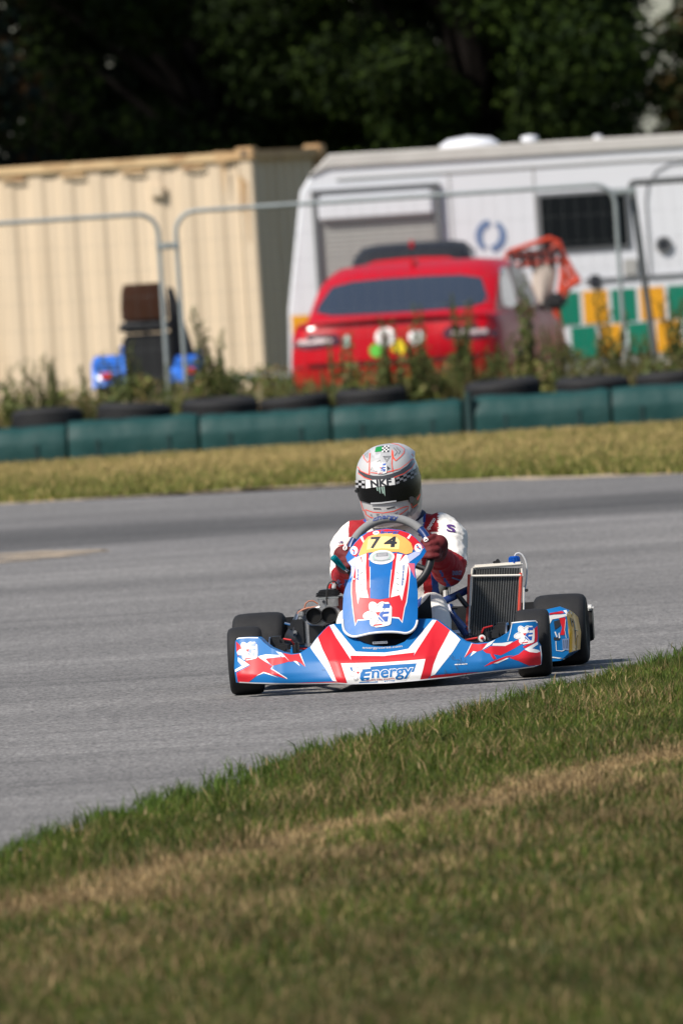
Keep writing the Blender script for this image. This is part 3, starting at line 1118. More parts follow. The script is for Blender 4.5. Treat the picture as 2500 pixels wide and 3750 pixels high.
def car(name, label, loc, rz, paint, roofpaint, sc=(1, 1, 1), stickers=False, mirror=True, glassm=None):
    glassm = glassm or CARGLASS
    e = empty(name, loc, rz)
    tag(e, label, 'car')
    sx, sy, sz = sc
    st = [(-0.06, 0.74, 0.42, 0.78, 0.80), (0.0, 0.83, 0.33, 0.91, 0.955), (0.10, 0.885, 0.27, 0.955, 1.005), (0.30, 0.91, 0.22, 0.96, 1.015), (0.6, 0.92, 0.2, 0.955, 1.01), (1.2, 0.925, 0.19, 0.945, 0.99),
          (2.3, 0.925, 0.19, 0.925, 0.965), (3.1, 0.92, 0.19, 0.91, 0.96), (3.7, 0.90, 0.2, 0.85, 0.90), (4.2, 0.84, 0.22, 0.74, 0.78), (4.42, 0.74, 0.27, 0.63, 0.66), (4.5, 0.6, 0.32, 0.55, 0.57)]
    secs = []
    for y, wd, zb, zs, zt in st:
        half = [(wd * 0.80, zb), (wd * 0.95, zb + 0.06), (wd * 0.995, zb + 0.2), (wd, 0.5 * (zb + zs)), (wd * 0.975, zs - 0.10), (wd * 0.93, zs), (wd * 0.80, zt - 0.008), (wd * 0.4, zt)]
        s = [(-x, z) for x, z in half] + [(x, z) for x, z in half[::-1]]
        secs.append([(x * sx, y * sy, z * sz) for x, z in s])
    bm_ = loft(secs, paint, MB())
    body = bm_.build('body', e, 40)
    ca = [(0.34, 0.80, 0.985), (0.48, 0.81, 1.06), (0.70, 0.83, 1.19), (0.95, 0.845, 1.325), (1.15, 0.85, 1.40), (1.4, 0.855, 1.445), (1.8, 0.855, 1.462), (2.2, 0.85, 1.45), (2.5, 0.845, 1.395), (2.8, 0.83, 1.24), (3.05, 0.81, 1.08), (3.2, 0.8, 0.96)]
    secs = []
    for y, wb, zr in ca:
        wr = wb - (zr - 0.93) * 0.30
        half = [(wb, 0.90), (wb * 0.985, 0.94), (wb - (zr - 0.99) * 0.24, max(0.95, zr - 0.085)), (wr * 0.94, zr - 0.022), (wr * 0.7, zr - 0.004), (wr * 0.3, zr)]
        s = [(-x, z) for x, z in half] + [(x, z) for x, z in half[::-1]]
        secs.append([(x * sx, y * sy, z * sz) for x, z in s])
    cab = loft(secs, roofpaint, MB()).build('roof', e, 40)
    T = bvh_of([body, cab])

    def rear(u, v, lift):
        h = T.ray_cast(Vector((u * sx, -3, v * sz)), Vector((0, 1, 0)))
        return None if h[0] is None else h[0] + Vector((0, -1, 0.2)).normalized() * (lift + 0.006)

    def side(s):
        def f(u, v, lift):
            h = T.ray_cast(Vector((s * 3, u * sy, v * sz)), Vector((-s, 0, 0)))
            return None if h[0] is None else h[0] + Vector((s, 0, 0.2)).normalized() * (lift + 0.006)
        return f

    def front(u, v, lift):
        h = T.ray_cast(Vector((u * sx, 6, v * sz)), Vector((0, -1, 0)))
        return None if h[0] is None else h[0] + Vector((0, 1, 0.2)).normalized() * (lift + 0.006)
    rw = chaikin([(-0.76, 1.03), (-0.69, 1.18), (-0.62, 1.315), (0, 1.335), (0.62, 1.315), (0.69, 1.18), (0.76, 1.03), (0, 1.02)], 1)
    decal('rear_window', [(glassm, [rw])], rear, e, 0.1)
    decal('windscreen', [(CARGLASS, [[(-0.62, 1.06), (-0.5, 1.38), (0.5, 1.38), (0.62, 1.06)]])], front, e, 0.1, facing=(0, 1, 0))
    for s in (-1, 1):
        decal('side_window', [(CARGLASS, [chaikin([(0.78, 1.03), (1.12, 1.33), (1.5, 1.375), (1.58, 1.375), (1.58, 1.0), (1.0, 1.0)], 1)])], side(s), e, 0.12, facing=(s, 0, 0))
        decal('side_window', [(GLASSD, [chaikin([(1.66, 1.0), (1.66, 1.385), (2.2, 1.375), (2.45, 1.30), (2.85, 1.0)], 1)])], side(s), e, 0.12, facing=(s, 0, 0))
        tl = [(s * x, z) for x, z in [(0.42, 0.80), (0.46, 0.87), (0.70, 0.885), (0.86, 0.875), (0.86, 0.76), (0.70, 0.745), (0.46, 0.765)]]
        ts = [(s * x, z) for x, z in [(0.50, 0.80), (0.52, 0.835), (0.80, 0.835), (0.80, 0.79)]]
        decal('tail_light', [(LAMPRED, [tl]), (LAMPCLR, [ts])], rear, e, 0.1)
        for yw in (0.85, 3.55):
            wm = MB().lathe([(-0.10, 0.0), (-0.10, 0.2), (-0.105, 0.29), (-0.09, 0.315), (0.09, 0.315), (0.105, 0.29), (0.10, 0.2), (0.10, 0.0)], TYRE, (s * 0.83 * sx, yw * sy, 0.315), (1, 0, 0), 28)
            wo = wm.build('wheel', e)
            MB().lathe([(s * 0.107, 0.0), (s * 0.112, 0.17), (s * 0.107, 0.2)], STEEL, (s * 0.83 * sx, yw * sy, 0.315), (1, 0, 0), 20).build('rim', wo)
        if mirror:
            mm = MB().box((s * 1.0 * sx, 2.55 * sy, 1.02 * sz), (0.20, 0.11, 0.15), BLACKPL, bev=0.04)
            mm.tube([(s * 0.84 * sx, 2.55 * sy, 0.97 * sz), (s * 0.95 * sx, 2.55 * sy, 1.0 * sz)], 0.025, BLACKPL, 8)
            mm.build('door_mirror', e)
    sa = MB().prism([(-0.015, 0), (0.015, 0), (0.008, 0.06), (-0.008, 0.065)], 1.25 * sy, 1.40 * sy, paint)
    for i, v in enumerate(sa.v):
        sa.v[i] = (v[0] * 1.6, v[1], v[2] * 1.1 + 1.415 * sz)
    sa.build('roof_aerial', e, bevel=0.006)
    lip = MB()
    secs = []
    for t in np.linspace(-1, 1, 13):
        x, yy = 0.80 * t * sx, (0.05 + 0.07 * t * t) * sy
        zz = (0.985 - 0.03 * t * t) * sz
        secs.append([(x, yy - 0.10, zz + 0.012), (x, yy - 0.105, zz - 0.004), (x, yy - 0.04, zz - 0.045), (x, yy + 0.12, zz - 0.01), (x, yy + 0.12, zz + 0.022), (x, yy - 0.10, zz + 0.012)])
    loft(secs, paint, lip)
    lip.build('boot_lip', e, 40)
    bp = [(-0.85, 0.60), (0.85, 0.60), (0.84, 0.575), (-0.84, 0.575)]
    decal('bumper_seam', [(LAMPRED, [bp])], rear, e, 0.1)
    decal('boot_seam', [(LAMPRED, [[(-0.74, 0.935), (0.74, 0.935), (0.74, 0.925), (-0.74, 0.925)]])], rear, e, 0.1)
    if stickers:
        decal('sticker', [(STW, [ellipse(-0.055, 0.815, 0.085, 0.085)]), (LAMPCLR, [ellipse(-0.055, 0.815, 0.05, 0.05)])], rear, e, 0.1)
        decal('sticker', [(STG, [ellipse(-0.14, 0.70, 0.055, 0.06)])], rear, e, 0.1)
        decal('sticker', [(STY, [chaikin([(0.0, 0.66), (0.10, 0.65), (0.115, 0.75), (0.06, 0.80), (-0.01, 0.74)], 2)])], rear, e, 0.1)
        decal('sticker', [(STW, [chaikin([(0.12, 0.83), (0.22, 0.87), (0.30, 0.82), (0.24, 0.74), (0.17, 0.72)], 2)])], rear, e, 0.1)
        decal('sticker', [(PALEGREEN, [chaikin([(-0.42, 0.74), (-0.36, 0.75), (-0.35, 0.84), (-0.40, 0.86)], 2)])], rear, e, 0.1)
    decal('number_plate', [(STY, [[(-0.26, 0.46), (0.26, 0.46), (0.26, 0.35), (-0.26, 0.35)]])], rear, e, 0.1)
    return e


car('parked_car', 'red saloon car with stickers on its boot parked behind the fence', (0.545, 114.0, 0), R(-10), CARRED, CARRED, sc=(1.05, 1.0, 0.985), stickers=True)
car('parked_car', 'black roofed red small car almost hidden behind the red saloon', (0.74, 118.9, 0), R(-4), CARRED, BLACKPL, sc=(0.72, 0.66, 1.10), mirror=False, glassm=CARRED)

# ================================================================== BLUE RIDE-ON TRACTOR
TRB = M('tractor_blue', (0.03, 0.16, 0.62), 0.35, coat=0.4, var=0.1, scale=6)
BROWN = M('brown_vinyl', (0.055, 0.018, 0.008), 0.55, var=0.2, scale=10)
REFL = M('red_reflector', (0.55, 0.02, 0.02), 0.3, var=0.1)


def tractor():
    e = empty('ride_on_tractor', (-1.63, 116.0, 0))
    tag(e, 'small blue tractor with brown seat back parked in front of the container', 'tractor')
    sb = MB()
    secs = []
    for z, wd, yy in ((1.08, 0.205, 0.0), (1.2, 0.205, -0.03), (1.34, 0.19, -0.06), (1.40, 0.165, -0.07)):
        secs.append([(-wd, yy, z), (-wd, yy - 0.05, z), (0, yy - 0.075, z), (wd, yy - 0.05, z), (wd, yy, z), (0, yy + 0.02, z), (-wd, yy, z)])
    loft(secs, BROWN, sb)
    sb.build('seat_back', e, 50)
    MB().box((0, 0.25, 1.02), (0.44, 0.5, 0.12), BLACKPL, bev=0.04).build('seat', e)
    MB().box((0.02, 0.28, 0.66), (0.46, 0.62, 0.58), BLACKPL, bev=0.03).build('chassis', e)
    MB().prism([(-0.24, 0.98), (-0.22, 1.06), (0.22, 1.06), (0.24, 0.98)], -0.06, 0.02, DARKMET).build('hitch_bar', e, bevel=0.01)
    MB().prism([(0.21, 0.5), (0.21, 1.36), (0.27, 1.34), (0.40, 0.84), (0.46, 0.62), (0.42, 0.5)], 0.10, 0.16, DARKMET).build('roll_guard', e, bevel=0.01)
    MB().box((0, 1.25, 0.72), (0.5, 0.95, 0.42), TRB, bev=0.08).build('bonnet', e)
    for s in (-1, 1):
        fm = MB()
        secs = []
        for k in range(9):
            a = R(20 + 140 * k / 8)
            y, z = 0.25 - 0.36 * math.cos(a), 0.40 + 0.38 * math.sin(a)
            secs.append([(s * 0.20, y, z), (s * 0.47, y, z), (s * 0.50, y, z - 0.05), (s * 0.47, y, z - 0.02), (s * 0.20, y, z - 0.02), (s * 0.20, y, z)])
        loft(secs, TRB, fm)
        fo = fm.build('mudguard', e, 50)
        MB().box((s * 0.37, -0.13, 0.60), (0.11, 0.04, 0.06), REFL, bev=0.01).build('reflector', fo)
        MB().box((s * 0.36, -0.12, 0.69), (0.24, 0.05, 0.10), TRB, bev=0.03).build('mudguard_end', fo)
        w1 = MB().lathe([(-0.09, 0.1), (-0.1, 0.28), (-0.08, 0.33), (0.08, 0.33), (0.1, 0.28), (0.09, 0.1)], TYRE, (s * 0.37, 0.25, 0.33), (1, 0, 0), 26)
        wo = w1.build('wheel', e)
        MB().lathe([(-0.07, 0), (-0.07, 0.11), (0.07, 0.11), (0.07, 0)], TRB, (s * 0.37, 0.25, 0.33), (1, 0, 0), 18).build('rim', wo)
        MB().lathe([(-0.06, 0.05), (-0.07, 0.18), (-0.05, 0.21), (0.05, 0.21), (0.07, 0.18), (0.06, 0.05)], TYRE, (s * 0.36, 1.5, 0.21), (1, 0, 0), 22).build('wheel', e)
    ring = [(0.17 * math.cos(R(a)), 0.72 + 0.07 * math.sin(R(a)), 1.12 + 0.15 * math.sin(R(a))) for a in range(0, 360, 20)]
    sw = MB().tube(ring, 0.013, BLACKPL, 8, closed=True).tube([(0, 0.95, 0.85), (0, 0.72, 1.12)], 0.018, BLACKPL, 8)
    sw.tube([(-0.17, 0.72, 1.12), (0.17, 0.72, 1.12)], 0.01, BLACKPL, 6)
    sw.build('steering_wheel', e)


tractor()

# ================================================================== ORANGE TROLLEY
ORF = M('orange_tube_paint', (0.50, 0.045, 0.012), 0.4, coat=0.3, var=0.12)
BEIGE = M('beige_canvas', (0.40, 0.34, 0.29), 0.85, var=0.12, scale=15, bump=0.01, bscale=10)


def trolley():
    e = empty('trolley', (1.98, 119.7, 0))
    tag(e, 'orange tubular trolley with beige canvas bag beside the red saloon', 'trolley')
    f = MB()
    f.tube([(-0.34, 0.0, 1.18), (-0.37, 0, 1.32), (-0.30, 0, 1.46), (-0.12, 0, 1.51), (0.08, 0, 1.56), (0.16, 0, 1.52), (0.20, 0, 1.40), (0.27, 0, 1.25), (0.33, 0, 1.15)], 0.026, ORF, 10)
    f.tube([(0.33, 0, 1.16), (0.20, 0, 1.10), (0.10, 0.02, 0.92), (0.14, 0.05, 0.6), (0.18, 0.06, 0.14)], 0.035, ORF, 10)
    f.tube([(0.19, 0, 1.42), (0.18, 0, 1.2), (0.12, 0.01, 0.95)], 0.03, ORF, 10)
    f.tube([(-0.34, 0, 1.2), (-0.25, 0.03, 0.8), (-0.18, 0.06, 0.14)], 0.03, ORF, 10)
    f.tube([(-0.36, 0, 1.32), (0.22, 0, 1.36)], 0.025, ORF, 8)
    f.tube([(-0.25, 0.03, 0.8), (0.12, 0.03, 0.78)], 0.025, ORF, 8)
    f.tube([(-0.2, 0.06, 0.14), (0.2, 0.06, 0.14)], 0.025, ORF, 8)
    f.build('frame', e)
    b = MB()
    secs = []
    for z, w0, w1, d in ((1.34, -0.08, 0.12, 0.04), (1.25, -0.10, 0.13, 0.07), (1.0, -0.12, 0.07, 0.10), (0.75, -0.15, 0.10, 0.15), (0.5, -0.1, 0.16, 0.13), (0.36, -0.06, 0.14, 0.06)):
        secs.append([(w0, 0.02, z), (0.5 * (w0 + w1), 0.02 - d, z), (w1, 0.02, z), (0.5 * (w0 + w1), 0.03, z), (w0, 0.02, z)])
    loft(secs, BEIGE, b)
    b.build('canvas_bag', e, 60)
    g = MB()
    g.tube([(-0.30, 0, 1.44), (-0.10, 0, 1.36), (0.14, 0, 1.50)], 0.016, ORF, 8)
    g.tube([(-0.36, 0, 1.30), (-0.22, 0.01, 1.06), (-0.26, 0.03, 0.82)], 0.018, ORF, 8)
    g.tube([(0.26, 0, 1.28), (0.20, 0, 1.16), (0.30, 0, 1.18)], 0.026, ORF, 8)
    g.tube([(0.10, 0.0, 0.92), (0.20, 0, 1.04), (0.26, 0, 1.2)], 0.024, ORF, 8)
    g.build('brace', e)
    n = MB()
    for k in range(6):
        x = -0.30 + k * 0.09
        n.tube([(x, -0.01, 1.47), (x + 0.03, -0.02, 1.40), (x + 0.02, -0.01, 1.30)], 0.022, BLACKPL, 6)
    n.box((-0.08, -0.015, 1.42), (0.42, 0.03, 0.09), MAROON, bev=0.01)
    n.build('strap', e)
    MB().prism([(-0.2, 0.05), (0.2, 0.05), (0.2, 0.08), (-0.2, 0.08)], -0.22, 0.08, ORF).build('toe_plate', e, bevel=0.005)
    for s in (-1, 1):
        MB().lathe([(-0.03, 0.03), (-0.035, 0.12), (-0.02, 0.14), (0.02, 0.14), (0.035, 0.12), (0.03, 0.03)], TYRE, (s * 0.24, 0.12, 0.14), (1, 0, 0), 20).build('wheel', e)


trolley()

# ================================================================== TEMPORARY FENCE PANELS
GALV = M('galvanised_tube', (0.30, 0.33, 0.33), 0.45, metal=0.35, var=0.15, scale=8, dirt=0.3, dirtcol=(0.14, 0.14, 0.13))
GALVD = M('weathered_tube', (0.10, 0.105, 0.105), 0.55, metal=0.2, var=0.2, scale=8)
WIRE = M('galvanised_wire', (0.16, 0.165, 0.165), 0.5, metal=0.3, var=0.1)
CONC = M('concrete', (0.28, 0.27, 0.25), 0.9, var=0.15, scale=12, bump=0.004, bscale=60)


def fence_panel(label, x0, x1, y, lean=0.0, yaw=0.0, r=0.02):
    e = empty('wire_fence', (x0, y, 0), yaw)
    tag(e, label, 'fence', 'temporary wire fence panels')
    W, H = x1 - x0, 2.0
    rc = 0.17 if lean == 0 else 0.03

    def P(x, z):
        return (x + z * lean, 0, z)
    pts = [P(0, 0.02), P(0, 0.6), P(0, 1.2), P(0, H - rc)]
    pts += [P(rc - rc * math.cos(R(a)), H - rc + rc * math.sin(R(a))) for a in (22, 45, 68)]
    pts += [P(rc, H), P(W * 0.5, H), P(W - rc, H)]
    pts += [P(W - rc + rc * math.sin(R(a)), H - rc + rc * math.cos(R(a))) for a in (22, 45, 68)]
    pts += [P(W, H - rc), P(W, 1.2), P(W, 0.6), P(W, 0.02)]
    gm = GALV if lean == 0 else GALVD
    f = MB().tube(pts, r, gm, 10)
    f.tube([P(0, 0.18), P(W, 0.18)], r * 0.8, GALV, 8)
    f.build('frame_tube', e)
    m = MB()
    n = int(W / 0.11)
    for k in range(1, n):
        x = W * k / n
        m.tube([P(x, 0.18), P(x, H - 0.01)], 0.0008, WIRE, 4, cap=False)
    for k in range(1, 8):
        z = 0.18 + k * 0.225
        m.tube([P(0, z), P(W, z)], 0.0008, WIRE, 4, cap=False)
    o = m.build('wire_mesh', e)
    o['kind'] = 'stuff'
    for x in (-0.07, W + 0.07):
        MB().prism([(x - 0.11, 0.0), (x + 0.11, 0.0), (x + 0.10, 0.14), (x - 0.10, 0.14)], -0.35, 0.35, CONC).build('foot_block', e, bevel=0.015)
    return e


fence_panel('galvanised wire fence panel standing in front of the container and tractor', -5.02, -1.385, 110.0)
fence_panel('galvanised wire fence panel standing in front of the red saloon and shutter', -1.235, 2.465, 110.0)
fence_panel('leaning galvanised fence panel at the right picture edge before the chequers', 2.76, 6.3, 110.15, lean=-0.075, r=0.030)
for x, z, lab in ((-1.31, 1.72, 'steel clamp joining two fence panels above the tractor'), (2.54, 1.93, 'steel clamp joining fence panels below the trailer window')):
    c = MB().box((x, 110.0 if x < 0 else 110.05, z), (0.20 if x < 0 else 0.22, 0.06, 0.055), GALV, bev=0.01)
    c.tube([(x, 109.94, z), (x, 110.07, z)], 0.012, STEEL, 8)
    tag(c.build('fence_clamp'), lab, 'clamp')

# ================================================================== BARRIER BLOCKS AND TYRES
BARR = M('barrier_vinyl_green', (0.004, 0.042, 0.040), 0.6, var=0.2, scale=4, bump=0.02, bscale=5, dirt=0.35, dirtcol=(0.03, 0.055, 0.05), coat=0.0, spec=0.3)
BARRD = M('barrier_strap', (0.006, 0.03, 0.03), 0.6, var=0.2)
bx = [-4.39, -3.30, -2.205, -1.115, -0.025, 1.10, 2.275, 3.35, 4.4]
names = ['green vinyl barrier block outside the left edge', 'green vinyl barrier block at the left edge of the picture', 'green barrier block below the tractor, second from the left edge', 'green barrier block below the container corner, third from left',
         'green barrier block below the red saloon, left of the dark joint', 'green barrier block below the orange trolley, right of the dark joint', 'green barrier block at the right edge below the chequers', 'green barrier block beyond the right edge']
for k in range(8):
    x0, x1 = bx[k] + (0.055 if k == 5 else 0.012), bx[k + 1] - (0.055 if k == 4 else 0.012)
    yc = 107.75 - 0.18 * ((x0 + x1) / 2) * 0.5
    e = empty('barrier_block', ((x0 + x1) / 2, yc, 0), R(-3))
    tag(e, names[k], 'barrier', 'green barrier blocks along the far verge')
    mb = MB()
    secs = []
    rnd = random.Random(k)
    hw = (x1 - x0) / 2
    H = 0.315 + rnd.uniform(-0.012, 0.012)
    for i in range(15):
        t = -1 + 2 * i / 14
        edge = max(0, (abs(t) - 0.96) / 0.04)
        sag = -0.012 * (1 - t * t) + rnd.uniform(-0.006, 0.006)
        hh = (H + sag) * (1 - 0.04 * edge)
        dd = 0.29 * (1 - 0.06 * edge) + rnd.uniform(-0.006, 0.006)
        s = []
        for (py, pz) in ((-1.0, 0.0), (-1.0, 0.30), (-0.99, 0.52), (-0.965, 0.60), (-0.80, 0.86), (-0.70, 0.97), (-0.58, 1.01), (0.2, 1.02), (0.88, 0.985), (0.96, 0.90), (1.0, 0.5), (1.0, 0.0)):
            s.append((t * hw, py * dd, pz * hh))
        secs.append(s)
    loft(secs, BARR, mb)
    mb.build('vinyl_cover', e, 60)
    for xs in (-0.55, 0.55):
        MB().box((xs * hw * 1.0, -0.296, H * 0.27), (0.022, 0.008, H * 0.5), BARRD).build('strap', e)
jp = MB().box((1.10, 107.62, 0.16), (0.085, 0.46, 0.32), BARRD, bev=0.02).tube([(1.10, 107.36, 0.0), (1.10, 107.36, 0.36)], 0.03, BARRD, 10)
tag(jp.build('barrier_post'), 'dark post in the joint between two green barrier blocks', 'post')


def tyre_proto():
    m = MB()
    ro, ri, h = 0.31, 0.19, 0.20
    prof = [(-0.06, ri), (-0.095, ri + 0.02), (-0.10, ri + 0.07), (-0.085, ro - 0.02), (-0.06, ro), (-0.03, ro), (-0.028, ro - 0.008), (-0.02, ro - 0.008), (-0.018, ro), (0.018, ro), (0.02, ro - 0.008), (0.028, ro - 0.008), (0.03, ro), (0.06, ro), (0.085, ro - 0.02), (0.10, ri + 0.07), (0.095, ri + 0.02), (0.06, ri)]
    m.lathe(prof, TYRE, (0, 0, 0), (0, 0, 1), 32)
    return m.build('tyre')


spots = [(-2.38, 108.35, 'leftmost black tyre lying behind the green barrier'), (-1.66, 108.4, 'black tyre behind the barrier below the tractor'), (-0.95, 108.45, 'black tyre behind the barrier below the right tractor mudguard'),
         (-0.33, 108.75, 'low black tyre behind the barrier below the container corner'), (0.31, 108.75, 'black tyre behind the barrier below the car stickers'), (1.40, 108.4, 'black tyre behind the dark barrier joint'),
         (2.14, 108.35, 'black tyre behind the barrier below the orange trolley'), (2.80, 108.4, 'black tyre behind the barrier at the right picture edge'), (-3.1, 108.4, 'black tyre behind the barrier outside the left edge')]
tp = tyre_proto()
used = False
for i, (x, y, lab) in enumerate(spots):
    for lev in (0, 1):
        t = tp if not used else link(tp.copy())
        used = True
        t.location = (x + (0.03 if lev == 0 else 0), y, 0.10 + 0.205 * lev + (0.06 if lev and i in (0, 1, 2, 4, 5) else 0.0) * 0.4)
        t.rotation_euler = (R(random.uniform(-3, 3)), R(random.uniform(-4, 4)) * lev, random.uniform(0, 6))
        s = 1.0 + random.uniform(-0.04, 0.04)
        t.scale = (s, s, 1.06)
        tag(t, (lab if lev else 'lower tyre under the ' + lab.replace('lying ', '')), 'tyre', 'tyres stacked behind the green barrier')

# ================================================================== WEEDS ALONG THE FENCE
WEED = M_attr('weed_leaves', 0.7, 0.25)


def weed_mesh(kind, seed):
    r = np.random.default_rng(seed)
    parts = []
    cols = [(0.085, 0.115, 0.030), (0.12, 0.15, 0.04), (0.14, 0.13, 0.045)] if kind < 2 else [(0.15, 0.16, 0.04), (0.21, 0.18, 0.05), (0.12, 0.10, 0.04)]
    n = 5 if kind < 2 else 7
    st = MB()
    for k in range(n):
        x, y = r.normal(0, 0.035, 2)
        h = r.uniform(0.55, 1.0)
        lx, ly = r.normal(0, 0.10, 2)
        pts = [(x, y, 0), (x + lx * 0.3, y + ly * 0.3, h * 0.5), (x + lx, y + ly, h)]
        st.tube(pts, [0.006, 0.005, 0.002], BARK, 5)
        for q in np.linspace(0.08, 1.0, 34):
            c = (x + lx * q * q + r.normal(0, 0.012), y + ly * q * q + r.normal(0, 0.012), h * q)
            sp = 0.040 * (1.15 - q) + 0.010
            parts.append(leaf_cards(c, (sp, sp, 0.02), 7 if q < 0.75 else 11, 0.06 * (1.25 - q), cols, 0.2, int(r.integers(1e6))))
    return st, merge(parts)


PROTO = []
for k in range(4):
    st, (V, T, C) = weed_mesh(0 if k < 3 else 2, 100 + k)
    e = empty('weed', (0, 0, 0))
    st.build('stem', e)
    tri_mesh('foliage', V, T, WEED, C, e)
    PROTO.append(e)
WL = ['%s tall dark green weed from the left along the fence behind the tyres', '%s yellow green weed from the left along the fence behind the tyres']
ORD = 'first second third fourth fifth sixth seventh eighth ninth tenth eleventh twelfth thirteenth fourteenth fifteenth sixteenth seventeenth eighteenth nineteenth twentieth twenty-first twenty-second twenty-third twenty-fourth twenty-fifth twenty-sixth twenty-seventh twenty-eighth twenty-ninth thirtieth'.split()
wx = [(-2.72, .62, 0), (-2.50, .72, 1), (-2.36, .70, 2), (-2.26, .62, 0), (-2.02, .66, 1), (-1.85, .42, 3), (-1.70, .74, 2), (-1.58, .60, 0), (-1.42, .52, 1), (-1.22, .62, 2), (-0.97, .92, 0), (-0.90, .80, 1), (-0.72, .58, 3), (-0.52, .42, 3), (-0.26, .46, 3),
      (0.10, .76, 1), (0.24, .44, 3), (0.48, .80, 2), (0.60, .52, 3), (0.72, .84, 0), (0.86, .64, 1), (1.02, .92, 2), (1.20, .70, 0), (1.35, .62, 1), (1.52, .66, 3), (1.68, .98, 0), (1.82, .72, 1), (2.00, .50, 3), (2.20, .60, 2), (2.36, .86, 0), (2.48, .62, 1), (2.62, .80, 3), (2.80, .84, 2), (2.98, .7, 0), (-2.95, .66, 1), (3.15, .6, 3), (-0.10, .4, 2), (0.36, .62, 0)]
first = [True] * 4
for i, (x, h, k) in enumerate(wx):
    t = PROTO[k] if first[k] else copy_tree(PROTO[k])
    first[k] = False
    t.location = (x, 109.15 + random.uniform(-0.35, 0.45), 0)
    s = h * (1.32 if k < 3 else 1.1)
    t.scale = (s * 1.05, s * 1.05, s)
    t.rotation_euler = (R(random.uniform(-4, 4)), R(random.uniform(-7, 7)), random.uniform(0, 6.28))
    wl_ = sorted([q for q in wx if (q[2] == 3) == (k == 3)])
    tag(t, WL[1 if k == 3 else 0] % ORD[wl_.index((x, h, k))], 'weed', 'dark weeds along the fence' if k < 3 else 'yellow green weeds along the fence')


def undergrowth():
    parts = []
    for k in range(430):
        x = random.uniform(-3.6, 3.6)
        y = random.uniform(108.75, 110.6)
        z = abs(random.gauss(0, 0.27)) + 0.06
        cols = [(0.11, 0.14, 0.030), (0.17, 0.17, 0.04), (0.19, 0.13, 0.06)] if random.random() < 0.65 else [(0.075, 0.105, 0.028), (0.11, 0.13, 0.04)]
        parts.append(leaf_cards((x, y, min(z, 0.56)), (0.12, 0.12, 0.12), 70, 0.05, cols, 0.2, 5000 + k))
    n = 9000
    gx, gy = RNG.uniform(-4, 4, n), RNG.uniform(108.75, 110.4, n)
    gh = RNG.uniform(0.30, 0.66, n) * (0.62 + 0.7 * smooth_noise(gx + 20, gy, 2.4, 31))
    pal = np.array([[0.13, 0.15, 0.04], [0.20, 0.17, 0.06], [0.27, 0.19, 0.085], [0.09, 0.12, 0.03]])
    gc = pal[RNG.integers(0, 4, n)] * RNG.uniform(0.7, 1.3, (n, 1))
    parts.append(blades(gx, gy, gh, RNG.uniform(0.006, 0.013, n), RNG.uniform(0.1, 0.5, n), gc))
    V, T, C = merge(parts)
    tag(tri_mesh('undergrowth', V, T, WEED, C), 'low tangled green undergrowth along the foot of the fence', 'undergrowth', kind='stuff')


undergrowth()

# ================================================================== RACING KART
# The kart is laid out in image pixels of the camera view: 956.6 pixels per metre, with the
# kart turned 5 degrees and seen 2 degrees from above. el() turns image pixels into kart space
# (x across, y to the rear, z up; origin on the ground under the middle of the front axle).
KYAW = R(5.0)
U = 956.6
CR, SR = math.cos(ROLL), math.sin(ROLL)
TY, TE = math.tan(KYAW), math.tan(R(2.0))


def el(p, d):
    dx, dy = p[0] - 1435.0, p[1] - 2514.0
    return Vector(((dx * CR - dy * SR) / U - d * TY, d, (-dx * SR - dy * CR) / U - d * TE))


def cropfn(ox, oy, s):  # enlarged image crop to full image pixels
    return lambda x, y: (ox + x / s, oy + y / s)


A_ = cropfn(800, 1550, 1.568)
B_ = cropfn(800, 2050, 2.24)
C_ = cropfn(1450, 1950, 1.96)
D_ = cropfn(1200, 1580, 2.851)
E_ = cropfn(1150, 1880, 2.851)
F_ = cropfn(1100, 2200, 2.24)
K_ = cropfn(1650, 2000, 2.6133)
H_ = cropfn(1500, 1850, 4.7033)
J_ = cropfn(1150, 1850, 5.2267)
L_ = cropfn(1000, 2080, 4.48)


def S(fn, *pts):
    return [fn(*p) for p in pts]


def on_surface(f):
    """project image points on a body surface y = f(x, z)"""
    def pr(u, v, lift):
        d = -0.3
        for _ in range(7):
            q = el((u, v), d)
            d = f(q.x, q.z)
        q = el((u, v), d)
        return Vector((q.x, d - lift, q.z))
    return pr


def on_bvh(T, d0, lo=-3.0):
    """project drawing points on a mesh along the drawing's own direction of view"""
    dirv = (el((0, 0), 1.0) - el((0, 0), 0.0)).normalized()

    def pr(u, v, lift):
        h = T.ray_cast(el((u, v), lo), dirv)
        if h[0] is None:
            return None
        n = h[1] if h[1].dot(dirv) < 0 else -h[1]
        return h[0] + n * lift - dirv * lift * 0.3
    return pr


KLOC, KROT = Vector((0.15, 49.99, 0.004)), -KYAW
KART = empty('racing_kart', KLOC, KROT)
tag(KART, 'blue, red and white racing kart number 74 cornering on the asphalt track', 'kart')


